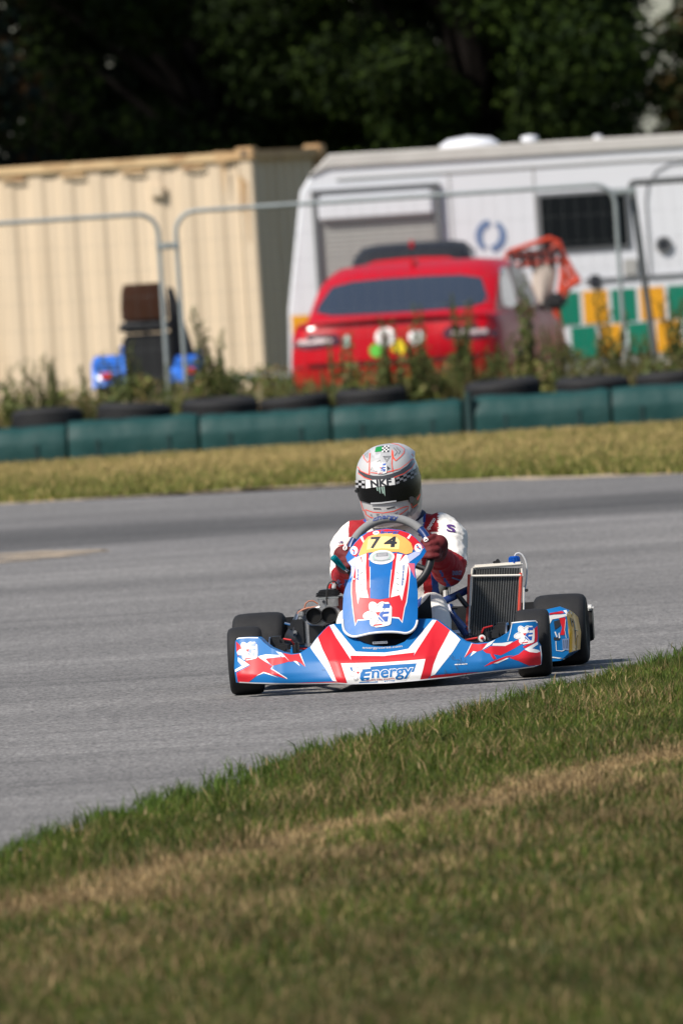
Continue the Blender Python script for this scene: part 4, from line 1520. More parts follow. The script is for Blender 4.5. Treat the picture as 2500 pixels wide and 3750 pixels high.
# ---- flower logo in image pixels, centre (cx, cy), size s, slope along the body
def flower(cx, cy, s, rot=0.0, bars=True):
    c, q = math.cos(rot), math.sin(rot)

    def T(x, y):
        return (cx + s * (x * c - y * q), cy + s * (x * q + y * c))

    def pet(a, l0, l1, w):
        m = (l0 + l1) / 2
        pts = ellipse(m, 0, (l1 - l0) / 2, w, 0, 20)
        ca, sa = math.cos(R(a)), math.sin(R(a))
        return [T(x * ca - y * sa, x * sa + y * ca) for x, y in pts]
    angs = [(-118, 0.95, 0.30), (-58, 0.95, 0.30), (172, 1.05, 0.27), (118, 0.95, 0.28)]
    white = [pet(a, -0.12, L + 0.08, W + 0.08) for a, L, W in angs]
    white.append([T(*p) for p in chaikin([(0.1, -0.85), (1.12, -0.85), (1.02, 0.75), (0.75, 0.95), (-0.5, 1.05), (-0.2, 0.2)], 1)])
    grey = [pet(a, 0.02, L, W) for a, L, W in angs]
    inner = [pet(a, 0.07, L - 0.05, W - 0.05) for a, L, W in angs]
    blue = [[T(*p) for p in q_] for q_ in ([(0.50, -0.72), (1.0, -0.72), (0.93, -0.40), (0.36, -0.40)], [(0.30, -0.14), (0.88, -0.14), (0.86, 0.02), (0.42, 0.06), (0.36, 0.22), (0.80, 0.22), (0.72, 0.62), (0.30, 0.62), (0.02, 0.32), (0.12, 0.02)])]
    red = [[T(*p) for p in ((-0.16, -0.12), (0.22, -0.14), (0.04, 0.16))], stroke([T(-0.35, 0.86), T(0.30, 0.80)], 0.09 * s)]
    wl = [stroke([T(-0.3, 0.62), T(0.05, 0.1), T(0.32, -0.3)], 0.07 * s), stroke([T(-0.22, -0.2), T(0.12, 0.2), T(0.5, 0.66)], 0.07 * s)]
    if not bars:
        return [(WHITE, white[:4]), (GREYINK, grey), (WHITE, inner), (RED, red[:1])]
    return [(WHITE, white), (GREYINK, grey), (WHITE, inner), (CAPSTK, blue), (WHITE, wl), (RED, red)]


CAPSTK = M('logo_blue', (0.012, 0.085, 0.36), 0.35, coat=0.3, var=0.08)


# ---- front fairing
def fair(x, z):
    a = abs(x)
    y = -0.455 + 0.75 * max(0, a - 0.16) ** 2 + 0.10 * a * a
    ac = 0.145 + 0.30 * (z - 0.03)
    y += 0.30 * max(0, a - ac) * min(1, max(0, (0.42 - a) / 0.2))
    cen = max(0, 1 - max(0, a - 0.2) / 0.18)
    y += cen * (0.60 * (z - 0.03) + 0.5 * max(0, z - 0.12)) + (1 - cen) * (0.10 * (z - 0.03) + 0.55 * max(0, z - 0.085))
    y -= 0.03 * math.exp(-((a - 0.56) / 0.05) ** 2) * min(1, max(0, z / 0.1))
    y += 0.016 * math.exp(-((z - 0.028) / 0.016) ** 2)
    return y


FP = on_surface(fair)
outl = S(B_, (150, 1018), (133, 900), (138, 760), (142, 680), (165, 652), (240, 648), (325, 648), (352, 668), (372, 690), (430, 735), (520, 772), (600, 787), (665, 778), (720, 745), (762, 715), (790, 672), (815, 638), (860, 592), (905, 548), (950, 538), (1012, 533))
outl += S(F_, (352, 262), (395, 290), (450, 325), (520, 360), (600, 383), (680, 388), (770, 380), (850, 345), (910, 290), (945, 225), (957, 159))
outl += S(C_, (265, 628), (300, 640), (380, 700), (445, 755), (500, 790), (560, 805), (660, 795), (740, 760), (800, 720), (832, 665), (850, 650), (920, 642), (985, 637), (1008, 650), (1010, 720), (1012, 790), (1030, 815), (1037, 900), (1032, 950), (990, 968), (870, 985), (560, 1020), (390, 1045))
outl += S(F_, (1000, 657), (700, 682), (380, 692)) + S(B_, (970, 1022), (700, 1028), (500, 1028), (300, 1024))
FAIR = shell('front_fairing', outl, FP, BLUE, KART, depth=0.07, step=8)
white = [S(B_, (752, 728), (785, 680), (815, 642), (850, 740), (905, 850), (940, 940), (972, 1008), (935, 1002), (880, 905), (805, 805), (765, 750)),
         S(F_, (238, 212), (272, 203), (360, 312), (452, 426), (570, 432), (690, 434), (790, 420), (880, 402), (950, 320), (1015, 240), (1078, 164), (1112, 167), (1042, 280), (972, 387), (920, 470), (934, 434), (682, 464), (410, 462), (415, 498), (352, 402), (292, 312)),
         S(F_, (325, 518), (500, 515), (690, 509), (860, 497), (1023, 483), (1003, 570), (975, 656), (700, 680), (384, 689), (355, 600)),
         S(F_, (1220, 248), (1265, 285), (1306, 326), (1240, 430), (1160, 530), (1095, 614), (1058, 626), (1085, 530), (1125, 430), (1175, 340)),
         S(B_, (160, 812), (258, 872), (138, 932), (137, 912), (195, 880), (160, 845)),
         S(B_, (335, 800), (390, 787), (505, 793), (508, 808), (400, 820), (388, 826), (440, 876), (330, 820)),
         S(B_, (470, 762), (520, 775), (585, 845), (515, 803)), S(B_, (615, 842), (642, 836), (670, 884)), S(B_, (305, 968), (370, 924), (495, 978), (372, 940)),
         S(B_, (296, 790), (352, 818), (446, 883), (430, 905), (568, 992), (560, 978), (440, 903), (450, 880), (360, 815)),
         S(B_, (716, 893), (694, 835), (672, 778), (662, 780), (688, 838)),
         S(K_, (285, 1006), (340, 940), (390, 915), (420, 902), (370, 955)), S(K_, (395, 937), (480, 935), (590, 918), (465, 1014), (512, 963), (388, 960)),
         S(K_, (176, 1066), (208, 1006), (244, 1016)), S(K_, (696, 992), (822, 922), (828, 945), (770, 985), (832, 1000), (852, 1022), (810, 1030), (740, 1018)),
         S(K_, (118, 1080), (160, 998), (192, 936), (200, 942), (168, 1004)), stroke(S(K_, (574, 742), (700, 728), (806, 722), (822, 740)), 4), stroke(S(K_, (536, 915), (560, 840), (578, 748)), 2.5),
         stroke(S(B_, (150, 664), (165, 655), (245, 651), (325, 652)), 3.5), stroke(S(K_, (848, 960), (858, 1050), (852, 1135), (800, 1150)), 3.5),
         stroke(S(K_, (30, 1142), (90, 1138), (150, 1134)), 3.5), S(K_, (395, 1130), (520, 1075), (545, 1080), (440, 1128))]
red = [S(F_, (143, 310), (188, 256), (233, 214), (290, 310), (350, 400), (413, 496), (408, 460), (680, 462), (932, 432), (918, 468), (970, 385), (1040, 278), (1112, 166), (1165, 205), (1222, 250), (1175, 340), (1125, 430), (1085, 530), (1062, 622), (1035, 648), (975, 657), (1000, 570), (1020, 485), (860, 500), (690, 512), (500, 518), (330, 522), (355, 600), (382, 688), (300, 684), (268, 605), (233, 515), (180, 405)),
       S(B_, (148, 938), (205, 908), (262, 878), (215, 845), (250, 812), (300, 795), (350, 825), (440, 885), (422, 905), (500, 950), (562, 988), (470, 960), (370, 930), (310, 965), (240, 1022), (160, 1014)),
       S(B_, (144, 682), (200, 735), (170, 770), (160, 806), (148, 760)), S(B_, (385, 824), (470, 815), (545, 808), (583, 844), (520, 862), (440, 881)),
       S(B_, (528, 776), (600, 790), (662, 782), (688, 838), (712, 888), (660, 850), (630, 840), (586, 848), (552, 806)),
       S(B_, (540, 1026), (700, 1017), (968, 1008), (972, 1020), (700, 1027)), S(F_, (1060, 626), (1095, 618), (1260, 602), (1460, 592), (1290, 618), (1058, 648)),
       S(K_, (195, 942), (260, 947), (345, 937), (290, 1003), (240, 1018), (205, 1012), (125, 1075), (165, 1003)),
       S(K_, (370, 965), (510, 965), (560, 940), (640, 900), (660, 895), (690, 930), (600, 985), (470, 1052), (330, 1030), (300, 1005), (340, 985)),
       S(K_, (550, 1075), (640, 1042), (690, 1000), (750, 1020), (815, 1027), (850, 1014), (856, 1130), (840, 1143), (740, 1150), (640, 1105)),
       S(K_, (790, 800), (822, 768), (824, 880), (818, 918), (700, 985), (680, 970), (775, 920)), S(K_, (310, 1160), (370, 1118), (520, 1060), (590, 1052), (470, 1100), (400, 1128)),
       S(K_, (365, 1020), (385, 1018), (428, 1085), (400, 1092), (378, 1060))]
blue2 = [S(F_, (572, 549), (760, 533), (948, 521), (940, 545), (925, 592), (575, 600)), S(F_, (478, 676), (620, 668), (772, 660), (770, 668), (620, 679), (480, 686)), S(F_, (402, 556), (438, 552), (452, 576), (418, 588))]
decal('livery_stripe', [(WHITE, white), (RED, red), (BLUE, blue2), (LGREY, [stroke(S(B_, (170, 1016), (300, 1022), (500, 1026), (700, 1026), (970, 1020)) + S(F_, (384, 690), (700, 681), (1000, 655)) + S(C_, (390, 1042), (560, 1017), (870, 982), (990, 965)), 4)])], FP, FAIR, 8, 0.0007)
t1 = text_on('nergy', F_(574, 645), F_(930, 618), 92 / 2.24, bold=0.055, shear=0.12)
t2 = text_on('nergy', F_(580, 643), F_(922, 617), 88 / 2.24, bold=0.022, shear=0.12)
eb = [S(F_, (508, 572), (588, 564), (580, 590), (532, 595), (527, 605), (572, 601), (566, 624), (520, 628), (517, 640), (566, 636), (558, 662), (500, 667), (484, 645), (494, 592))]
ebw = [S(F_, (494, 584), (586, 576), (574, 668), (486, 674), (474, 640))]
decal('lettering', [(WHITE, [t1] + ebw), (BLUE, [t2] + eb)], FP, FAIR, 8, 0.0016)
fl = flower(*F_(468, 600), 66 / 2.24, R(-4), False)
decal('logo', fl, FP, FAIR, 8, 0.0022)
decal('lettering', [(RED, [text_on('CUSTOM PARTS', F_(540, 668), F_(768, 650), 9 / 2.24, bold=0.02)])], FP, FAIR, 8, 0.0018)
decal('lettering', [(LGREY, [text_on('energycorse.com', F_(506, 402), F_(832, 388), 18 / 2.24, bold=0.02, arch=-3)])], FP, FAIR, 8, 0.0014)
decal('logo', flower(*B_(238, 757), 78 / 2.24, R(-6)), FP, FAIR, 8, 0.0018)
decal('logo', flower(*K_(697, 853), 92 / 2.6133, R(-4)), FP, FAIR, 8, 0.0018)
SCUFF = M('scuff_mark', (0.05, 0.05, 0.055), 0.8, var=0.3)
sc = []
rs = random.Random(3)
for k in range(16):
    x, y = rs.uniform(340, 520), rs.uniform(870, 1035)
    sc.append(stroke([C_(x, y), C_(x + rs.uniform(-16, 18), y + rs.uniform(8, 30)), C_(x + rs.uniform(-10, 40), y + rs.uniform(20, 46))], rs.uniform(0.4, 1.3)))
for k in range(14):
    x, y = rs.uniform(150, 560), rs.uniform(440, 640)
    sc.append(stroke([F_(x, y), F_(x + rs.uniform(-20, 30), y + rs.uniform(-3, 10))], rs.uniform(0.5, 1.1)))
decal('scuff', [(SCUFF, sc)], FP, FAIR, 8, 0.0040)
# black inlet below the front panel, bumper bars behind
inlet = MB()
secs = []
for t in np.linspace(-1, 1, 13):
    x = t * 0.145 + 0.035
    z1 = 0.205 - 0.085 * (1 - t * t)
    secs.append([(x, -0.30, z1 + 0.0), (x, -0.16, z1 - 0.03), (x, -0.12, z1 + 0.06), (x, -0.14, z1 + 0.14)])
loft(secs, BLACKPL, inlet, caps=False)
inlet.build('inlet_duct', KART)
nose = [S(F_, (588, 347), (708, 340), (712, 358), (590, 366))]
ni = [S(F_, (594, 351), (703, 345), (706, 354), (595, 362))]


def duct(x, z):
    return -0.325


decal('maker_plate', [(LGREY, nose), (INK, ni), (LGREY, [text_on('XXXXX', F_(603, 360), F_(698, 353), 8 / 2.24, bold=0.01)][:0] + [stroke(S(F_, (600, 357), (698, 350)), 1.4)])], on_surface(duct), KART, 14)
mp = MB().box((0.025, -0.315, 0.145), (0.19, 0.012, 0.035), BLACKPL, bev=0.004)
mp.build('inlet_bar', KART)


# ---- front panel (number panel)
def nass(x, z):
    y = -0.36 + 0.60 * (z - 0.19) + 0.55 * max(0, z - 0.42) * 0.6
    xc = x - 0.02
    y += (1.25 if z < 0.42 else 1.6) * xc * xc
    y += 0.02 * max(0, (0.25 - z) / 0.06) ** 2 * 0.2
    return y


NP = on_surface(nass)
no = S(E_, (760, 170), (640, 185), (540, 215), (480, 250), (420, 320), (370, 390), (328, 465), (345, 520), (380, 562), (388, 610), (362, 700), (322, 800), (305, 870), (297, 1000), (297, 1120), (300, 1190), (312, 1242), (350, 1280), (410, 1303), (480, 1290), (600, 1260), (760, 1248), (880, 1252), (960, 1267), (1020, 1240), (1060, 1190), (1073, 1130), (1076, 1000), (1077, 850), (1066, 720), (1050, 610), (1053, 565), (1075, 530), (1130, 470), (1168, 408), (1150, 370), (1120, 330), (1060, 270), (1000, 220), (900, 185))
NASS = shell('front_panel', no, NP, NBLUE, KART, depth=0.018, step=10)
trimpts = [NP(*q, 0.002) for q in chaikin(S(E_, (297, 1120), (300, 1190), (312, 1242), (350, 1281), (410, 1304), (480, 1291), (600, 1261), (760, 1249), (880, 1253), (960, 1268), (1020, 1241), (1060, 1191), (1074, 1130)), 2, False)]
MB().tube(trimpts, 0.0045, WHITE, 8).build('edge_trim', NASS)
w1 = [S(E_, (425, 560), (385, 740), (383, 850), (395, 990), (424, 1192), (453, 1135), (600, 1125), (780, 1102), (880, 1112), (918, 1158), (945, 1000), (965, 945), (985, 800), (1000, 640), (1000, 580), (980, 480), (440, 480))]
r1 = [S(E_, (432, 570), (393, 740), (391, 850), (403, 990), (428, 1176), (449, 1123), (600, 1113), (780, 1090), (883, 1099), (912, 1143), (937, 1000), (957, 935), (976, 800), (990, 650), (985, 570), (960, 500), (450, 500)),
      S(E_, (372, 397), (430, 317), (490, 257), (560, 211), (640, 188), (760, 174), (900, 188), (990, 218), (1050, 263), (1110, 323), (1146, 372), (1075, 418), (1030, 385), (1010, 320), (950, 262), (870, 222), (760, 208), (640, 222), (560, 252), (520, 300), (470, 400), (440, 470), (400, 450))]
w2 = [S(E_, (440, 470), (545, 430), (548, 560), (572, 790), (570, 897), (470, 890), (455, 965), (432, 800), (432, 650)), S(E_, (840, 430), (975, 450), (978, 560), (955, 720), (913, 925), (890, 865), (798, 890), (788, 890), (815, 600)),
      S(E_, (478, 262), (502, 246), (524, 312), (512, 320)), S(E_, (968, 265), (1000, 226), (1016, 234), (986, 280))]
lav = [S(E_, (352, 520), (430, 465), (450, 480), (440, 560), (392, 572), (380, 556)), S(E_, (975, 450), (1030, 420), (1140, 372), (1100, 440), (985, 525)), S(E_, (386, 570), (432, 566), (415, 640), (372, 700), (385, 650))]
pink = [S(E_, (976, 530), (1048, 535), (1046, 610), (1050, 690), (1000, 590))]
PINK = M('livery_pink', (0.55, 0.10, 0.16), 0.35, coat=0.3, var=0.1)
r2 = [S(E_, (545, 430), (568, 430), (563, 560), (576, 572), (576, 790), (570, 902), (545, 800), (538, 570)), S(E_, (830, 430), (864, 420), (850, 520), (830, 700), (796, 890), (784, 892), (810, 600)), S(E_, (478, 466), (492, 466), (508, 552)), S(E_, (888, 515), (920, 442), (952, 440))]
b2 = [S(E_, (574, 430), (826, 430), (812, 600), (788, 770), (778, 896), (690, 912), (582, 900), (582, 790), (584, 700), (570, 560))]
wl = [stroke(S(E_, (582, 570), (581, 790)), 2.2), stroke(S(E_, (806, 600), (788, 760), (780, 892)), 2.2)]
o1 = [S(E_, (462, 442), (482, 390), (520, 300), (560, 255), (640, 225), (760, 212), (870, 225), (950, 265), (1010, 320), (1030, 380), (1020, 420), (960, 440), (880, 415), (700, 410), (560, 422), (470, 456))]
y1 = [S(E_, (562, 285), (600, 262), (740, 250), (862, 260), (892, 300), (884, 384), (700, 376), (548, 390))]
o2 = [ellipse(*E_(985, 362), 9, 15, R(10))]
decal('livery_stripe', [(WHITE, w1), (RED, r1), (WHITE, w2), (LAV, lav), (PINK, pink), (NBLUE, b2), (RED, r2), (WHITE, wl), (ORANGE, o1), (YELLOW, y1), (ORANGE, o2)], NP, NASS, 10, 0.0006, dl=0.0002)
decal('race_number', [(INK, [text_on('7', E_(588, 372), E_(702, 366), 112 / 2.851, bold=0.03, shear=0.12), text_on('4', E_(728, 362), E_(866, 358), 104 / 2.851, bold=0.035, shear=0.1)])], NP, NASS, 10, 0.0030)
em = [ellipse(*E_(706, 470), 46, 26, R(-4))]
decal('emblem', [(WHITE, em), (LGREY, [ellipse(*E_(706, 466), 40, 20, R(-4))]), (PALEGREEN, [ellipse(*E_(706, 466), 34, 16, R(-4))]), (LGREY, [ellipse(*E_(706, 464), 28, 13, R(-4))]), (GREYINK, [S(E_, (648, 428), (768, 420), (772, 458), (645, 466)), stroke(S(E_, (612, 500), (700, 508), (800, 490)), 2.2)]), (LGREY, [stroke(S(E_, (660, 440), (756, 434)), 1.6), stroke(S(E_, (664, 452), (756, 446)), 1.4)])], NP, NASS, 10, 0.0030)
decal('logo', flower(*E_(660, 1062), 138 / 2.851, R(-3)), NP, NASS, 10, 0.0026)
decal('logo', [(WHITE, [ellipse(*E_(415, 400), 14, 16), ellipse(*E_(1085, 370), 14, 16)]), (CAPSTK, [stroke(S(E_, (395, 380), (420, 410), (410, 440)), 5), stroke(S(E_, (1070, 340), (1090, 372), (1110, 385)), 5)]), (RED, [ellipse(*E_(412, 402), 3.5, 3.5), ellipse(*E_(1082, 365), 3.5, 3.5)])], NP, NASS, 10, 0.0026)
decal('lettering', [(CAPSTK, [text_on('Energy', E_(690, 222), E_(890, 214), 30 / 2.851, bold=0.03, shear=0.15)]), (WHITE, [ellipse(*E_(645, 212), 12, 7, R(-8))]), (CAPSTK, [stroke(S(E_, (625, 215), (668, 208)), 2.5)])], NP, NASS, 10, 0.0026)
decal('lettering', [(CAPSTK, [text_on('energycorse.com', E_(458, 785), E_(462, 590), 20 / 2.851, bold=0.02)])], NP, NASS, 10, 0.0026)
decal('lettering', [(CAPSTK, [text_on('energycorse.com', E_(922, 765), E_(940, 552), 20 / 2.851, bold=0.02)])], NP, NASS, 10, 0.0026)
slits = []
for k, yy in enumerate((632, 690, 750, 815)):
    slits.append(chaikin(S(E_, (466, yy + 20), (490, yy - 2), (512, yy - 10), (494, yy + 6)), 1))
    slits.append(chaikin(S(E_, (846, yy - 10), (868, yy - 4), (892, yy + 14), (866, yy + 4)), 1))
for q in slits:
    decal('louvre_slit', [(GREYINK, [q])], NP, NASS, 10, 0.0026)

# ---- wheels
RIM = M('wheel_rim_dark', (0.06, 0.06, 0.065), 0.35, metal=0.6, var=0.15)


def kart_wheel(x, y, r, wd, steer=0.0):
    h = wd / 2
    m = MB()
    prof = [(-h * 0.62, r * 0.50), (-h * 0.90, r * 0.54), (-h * 1.0, r * 0.70), (-h * 0.98, r * 0.86), (-h * 0.90, r * 0.945), (-h * 0.74, r * 0.985), (-h * 0.4, r), (0, r * 1.003), (h * 0.4, r), (h * 0.74, r * 0.985), (h * 0.90, r * 0.945), (h * 0.98, r * 0.86), (h, r * 0.70), (h * 0.90, r * 0.54), (h * 0.62, r * 0.50)]
    e = bpy.data.objects.new('wheel', None)
    link(e, KART)
    e.location = (x, y, r)
    e.rotation_euler = (0, 0, steer)
    m.lathe(prof, TYRE, (0, 0, 0), (1, 0, 0), 48)
    m.build('tyre', e, 40)
    q = MB()
    q.lathe([(-h * 0.9, r * 0.52), (-h * 0.88, r * 0.48), (-h * 0.3, r * 0.42), (-h * 0.2, r * 0.16), (-h * 0.5, r * 0.13), (-h * 0.5, 0)], RIM, (0, 0, 0), (1, 0, 0), 32)
    q.lathe([(h * 0.9, r * 0.52), (h * 0.88, r * 0.48), (h * 0.3, r * 0.42), (h * 0.2, r * 0.16), (h * 0.5, r * 0.13), (h * 0.5, 0)], RIM, (0, 0, 0), (1, 0, 0), 32)
    q.build('rim', e)


kart_wheel(-0.553, 0.0, 0.130, 0.132, R(3))
kart_wheel(0.552, 0.0, 0.130, 0.132, R(3))
kart_wheel(-0.592, 1.05, 0.140, 0.205)
kart_wheel(0.588, 1.05, 0.140, 0.205)

# ---- chassis
ch = MB()
for s in (-1, 1):
    ch.tube([(s * 0.20, -0.34, 0.055), (s * 0.22, -0.22, 0.055), (s * 0.27, 0.05, 0.055), (s * 0.34, 0.35, 0.055), (s * 0.33, 0.8, 0.055), (s * 0.30, 1.12, 0.06)], 0.016, FRAMEBLUE, 10)
    ch.tube([(s * 0.25, -0.02, 0.055), (s * 0.36, 0.0, 0.085), (s * 0.43, 0.0, 0.115)], 0.015, FRAMEBLUE, 10)
    ch.tube([(s * 0.33, 0.5, 0.055), (s * 0.36, 0.62, 0.15), (s * 0.30, 0.74, 0.24)], 0.013, FRAMEBLUE, 8)
for y, z in ((-0.34, 0.055), (0.02, 0.055), (0.42, 0.055), (1.1, 0.06)):
    ch.tube([(-0.30 if y > 0 else -0.2, y, z), (0.30 if y > 0 else 0.2, y, z)], 0.015, FRAMEBLUE, 10)
ch.build('chassis_frame', KART)
MB().box((0, 0.05, 0.036), (0.42, 0.75, 0.004), DARKMET).build('floor_tray', KART)
MB().tube([(-0.60, 1.05, 0.14), (0.60, 1.05, 0.14)], 0.025, STEEL, 14).build('rear_axle', KART)
bars = MB()
for s in (-1, 1):
    bars.tube([(s * 0.12, -0.34, 0.055), (s * 0.12, -0.37, 0.09), (s * 0.12, -0.33, 0.16)], 0.009, STEEL, 8)
bars.tube([(-0.25, -0.36, 0.095), (0.25, -0.36, 0.095)], 0.009, STEEL, 8)
bars.build('bumper_bar', KART)
# rear bumper with rounded plastic ends
rb = MB()
secs = []
for t in np.linspace(-1, 1, 15):
    x = t * 0.70
    k = 1 - 0.35 * max(0, (abs(t) - 0.85) / 0.15)
    y0 = 1.27 - 0.07 * abs(t) ** 3
    secs.append([(x, y0, 0.16 - 0.11 * k), (x, y0 + 0.07, 0.16 - 0.10 * k), (x, y0 + 0.08, 0.16 + 0.08 * k), (x, y0, 0.16 + 0.09 * k), (x, y0, 0.16 - 0.11 * k)])
loft(secs, BLACKPL, rb)
rb.build('rear_bumper', KART, 45)
MB().box((0.692, 1.215, 0.215), (0.03, 0.05, 0.022), WHITE, bev=0.008).build('bumper_cap', KART)

# ---- side pods
for s in (-1, 1):
    m = MB()
    secs = []
    pr = [(0.47, 0.04), (0.635, 0.045), (0.672, 0.075), (0.680, 0.16), (0.672, 0.235), (0.635, 0.252), (0.53, 0.235), (0.47, 0.20), (0.47, 0.04)]
    if s < 0:
        pr = [(x - 0.09, z * 0.72) for x, z in pr]
    for y, k, kz in ((0.33, 0.90, 0.92), (0.345, 0.98, 0.99), (0.37, 1.0, 1.0), (0.6, 1.0, 0.90), (0.82, 0.99, 0.78), (0.85, 0.93, 0.70)):
        secs.append([(s * (0.56 + (x - 0.56) * k), y, max(0.03, 0.04 + (z - 0.04) * kz)) for x, z in pr])
    loft(secs, BLUE, m)
    pod = m.build('side_pod', KART, 40)
    if s > 0:
        pod.data.materials.append(PODYEL)
        for f_ in pod.data.polygons:
            if f_.normal.x > 0.75 and f_.center.z > 0.07:
                f_.material_index = 1
    PT = bvh_of([pod])
    if s > 0:
        pp = on_bvh(PT, 0.3)
        yel = [S(K_, (1120, 610), (1180, 608), (1212, 640), (1240, 780), (1250, 900), (1245, 1030), (1210, 1060), (1150, 1060), (1150, 900), (1135, 760))]
        wh = [S(K_, (910, 672), (1000, 656), (1120, 650), (1128, 668), (1040, 690), (985, 700), (945, 780), (930, 740)), S(K_, (1090, 615), (1150, 608), (1190, 625), (1180, 650), (1120, 650))]
        rd = [S(K_, (960, 640), (1080, 620), (1100, 640), (960, 655)), S(K_, (1050, 690), (1110, 680), (1115, 760), (1100, 850), (1060, 850), (1080, 780))]
        dk = [S(K_, (1000, 720), (1060, 700), (1065, 760), (1010, 800)), S(K_, (1155, 680), (1170, 690), (1185, 780), (1170, 760)), S(K_, (1185, 690), (1205, 720), (1222, 840), (1212, 940), (1200, 800)), S(K_, (1000, 870), (1060, 880), (1055, 900), (1000, 900))]
        wt = [stroke(S(K_, (1012, 820), (1030, 870), (1050, 830), (1055, 880)), 5), stroke(S(K_, (1020, 910), (1025, 1000), (1080, 1005), (1110, 990)), 2.5), stroke(S(K_, (1115, 700), (1105, 800), (1120, 880)), 1.5), stroke(S(K_, (940, 1060), (1010, 1068), (1100, 1080), (1210, 1055)), 4)]
        gr = [S(K_, (1080, 890), (1145, 880), (1145, 1000), (1085, 990))]
        decal('livery_sticker', [(PODYEL, yel), (WHITE, wh), (RED, rd), (INK, dk), (WHITE, wt), (EMB, gr), (INK, [stroke(S(K_, (1095, 900), (1098, 980)), 2.5), stroke(S(K_, (1115, 898), (1118, 980)), 2.5), stroke(S(K_, (1132, 896), (1134, 980)), 2.5)])], pp, pod, 10)

# ---- radiator
RC = 0.52


def RP(x, y, d=RC):
    return el(K_(x, y), d)


TLc, TRc, BRc, BLc = RP(228, 200), RP(688, 205), RP(640, 880), RP(196, 850)
RAD = bpy.data.objects.new('radiator', None)
link(RAD, KART)
core = MB()


def quad_box(p, dep, m, mb):
    vs = [q + Vector((0, 0, 0)) for q in p] + [q + Vector((0, dep, 0)) for q in p]
    mb.add(vs, [(0, 1, 2, 3), (7, 6, 5, 4), (0, 4, 5, 1), (1, 5, 6, 2), (2, 6, 7, 3), (3, 7, 4, 0)], m)


quad_box([TLc, TRc, BRc, BLc], 0.035, RADCORE, core)
core.build('core', RAD)
nf = 19
for k in range(nf):
    t = (k + 0.5) / nf
    a, b = TLc.lerp(TRc, t), BLc.lerp(BRc, t)
    f = MB()
    dx = Vector((0.0011, 0, 0))
    off = Vector((0, -0.002, 0))
    quad_box([a - dx + off, a + dx + off, b + dx + off, b - dx + off], 0.002, RADFIN, f)
    f.build('fin', RAD)
tk = MB()
c = (RP(222, 180) + RP(706, 178)) / 2
tk.box(c + Vector((0, 0.018, 0)), ((RP(706, 178) - RP(222, 180)).length, 0.05, 0.017), CREAM, rot=(0, R(-0.6), 0), bev=0.007)
tk.build('top_tank', RAD)
for (x0, y0, x1, y1, r, m) in ((222, 205, 212, 280, 0.0045, CREAM), (698, 205, 706, 280, 0.0055, CREAM), (206, 283, 175, 850, 0.0055, CREAM), (190, 265, 168, 860, 0.0065, RADTUBE), (692, 250, 672, 640, 0.007, RADTUBE), (720, 390, 716, 640, 0.003, CREAM)):
    MB().tube([RP(x0, y0, RC - 0.006), RP(x1, y1, RC - 0.006)], r, m, 10).build('side_rail', RAD)
MB().tube([RP(212, 281, RC - 0.01), RP(690, 272, RC - 0.01)], 0.0042, CREAM, 8).build('cross_bar', RAD)
cp = RP(628, 152, RC + 0.02)
cpm = MB().lathe([(-0.004, 0.017), (0.0, 0.0205), (0.022, 0.0205), (0.026, 0.0165), (0.026, 0.0)], CAPBLUE, cp, (0, 0, 1), 20)
for k in range(12):
    a = k * math.pi / 6
    cpm.box(cp + Vector((0.0205 * math.cos(a), 0.0205 * math.sin(a), 0.011)), (0.004, 0.004, 0.02), CAPBLUE)
cpm.build('filler_cap', RAD)
hp = [RP(x, y, RC + 0.025) for x, y in ((630, 85), (645, 62), (672, 56), (700, 72), (728, 115), (745, 165), (748, 230), (745, 300), (738, 360), (725, 400))]
MB().tube(hp, 0.0035, HOSE, 8).build('overflow_hose', RAD)
cl = MB().box(RP(455, 146, RC + 0.02), (0.03, 0.02, 0.01), BLACKPL, bev=0.003).box(RP(465, 130, RC + 0.02), (0.014, 0.014, 0.012), BLACKPL, bev=0.003).box(RP(742, 417, RC), (0.015, 0.012, 0.012), BLACKPL, bev=0.003)
cl.build('clamp', RAD)
# stays and clutter around the radiator
ct = MB()
ct.tube([RP(-70, 530, 0.50), RP(20, 490, 0.50), RP(185, 410, 0.56)], 0.015, FRAMEBLUE, 10)
ct.tube([RP(70, 455, 0.5), RP(170, 580, 0.5)], 0.010, BLACKPL, 8)
ct.tube([RP(0, 570, 0.5), RP(20, 640, 0.48), RP(80, 730, 0.46), RP(160, 860, 0.44)], 0.014, FRAMEBLUE, 10)
ct.tube([RP(60, 690, 0.46), RP(150, 790, 0.45)], 0.012, FRAMEBLUE, 8)
ct.tube([RP(20, 590, 0.47), RP(75, 590, 0.47)], 0.006, BLACKPL, 8)
ct.build('radiator_stay', KART)

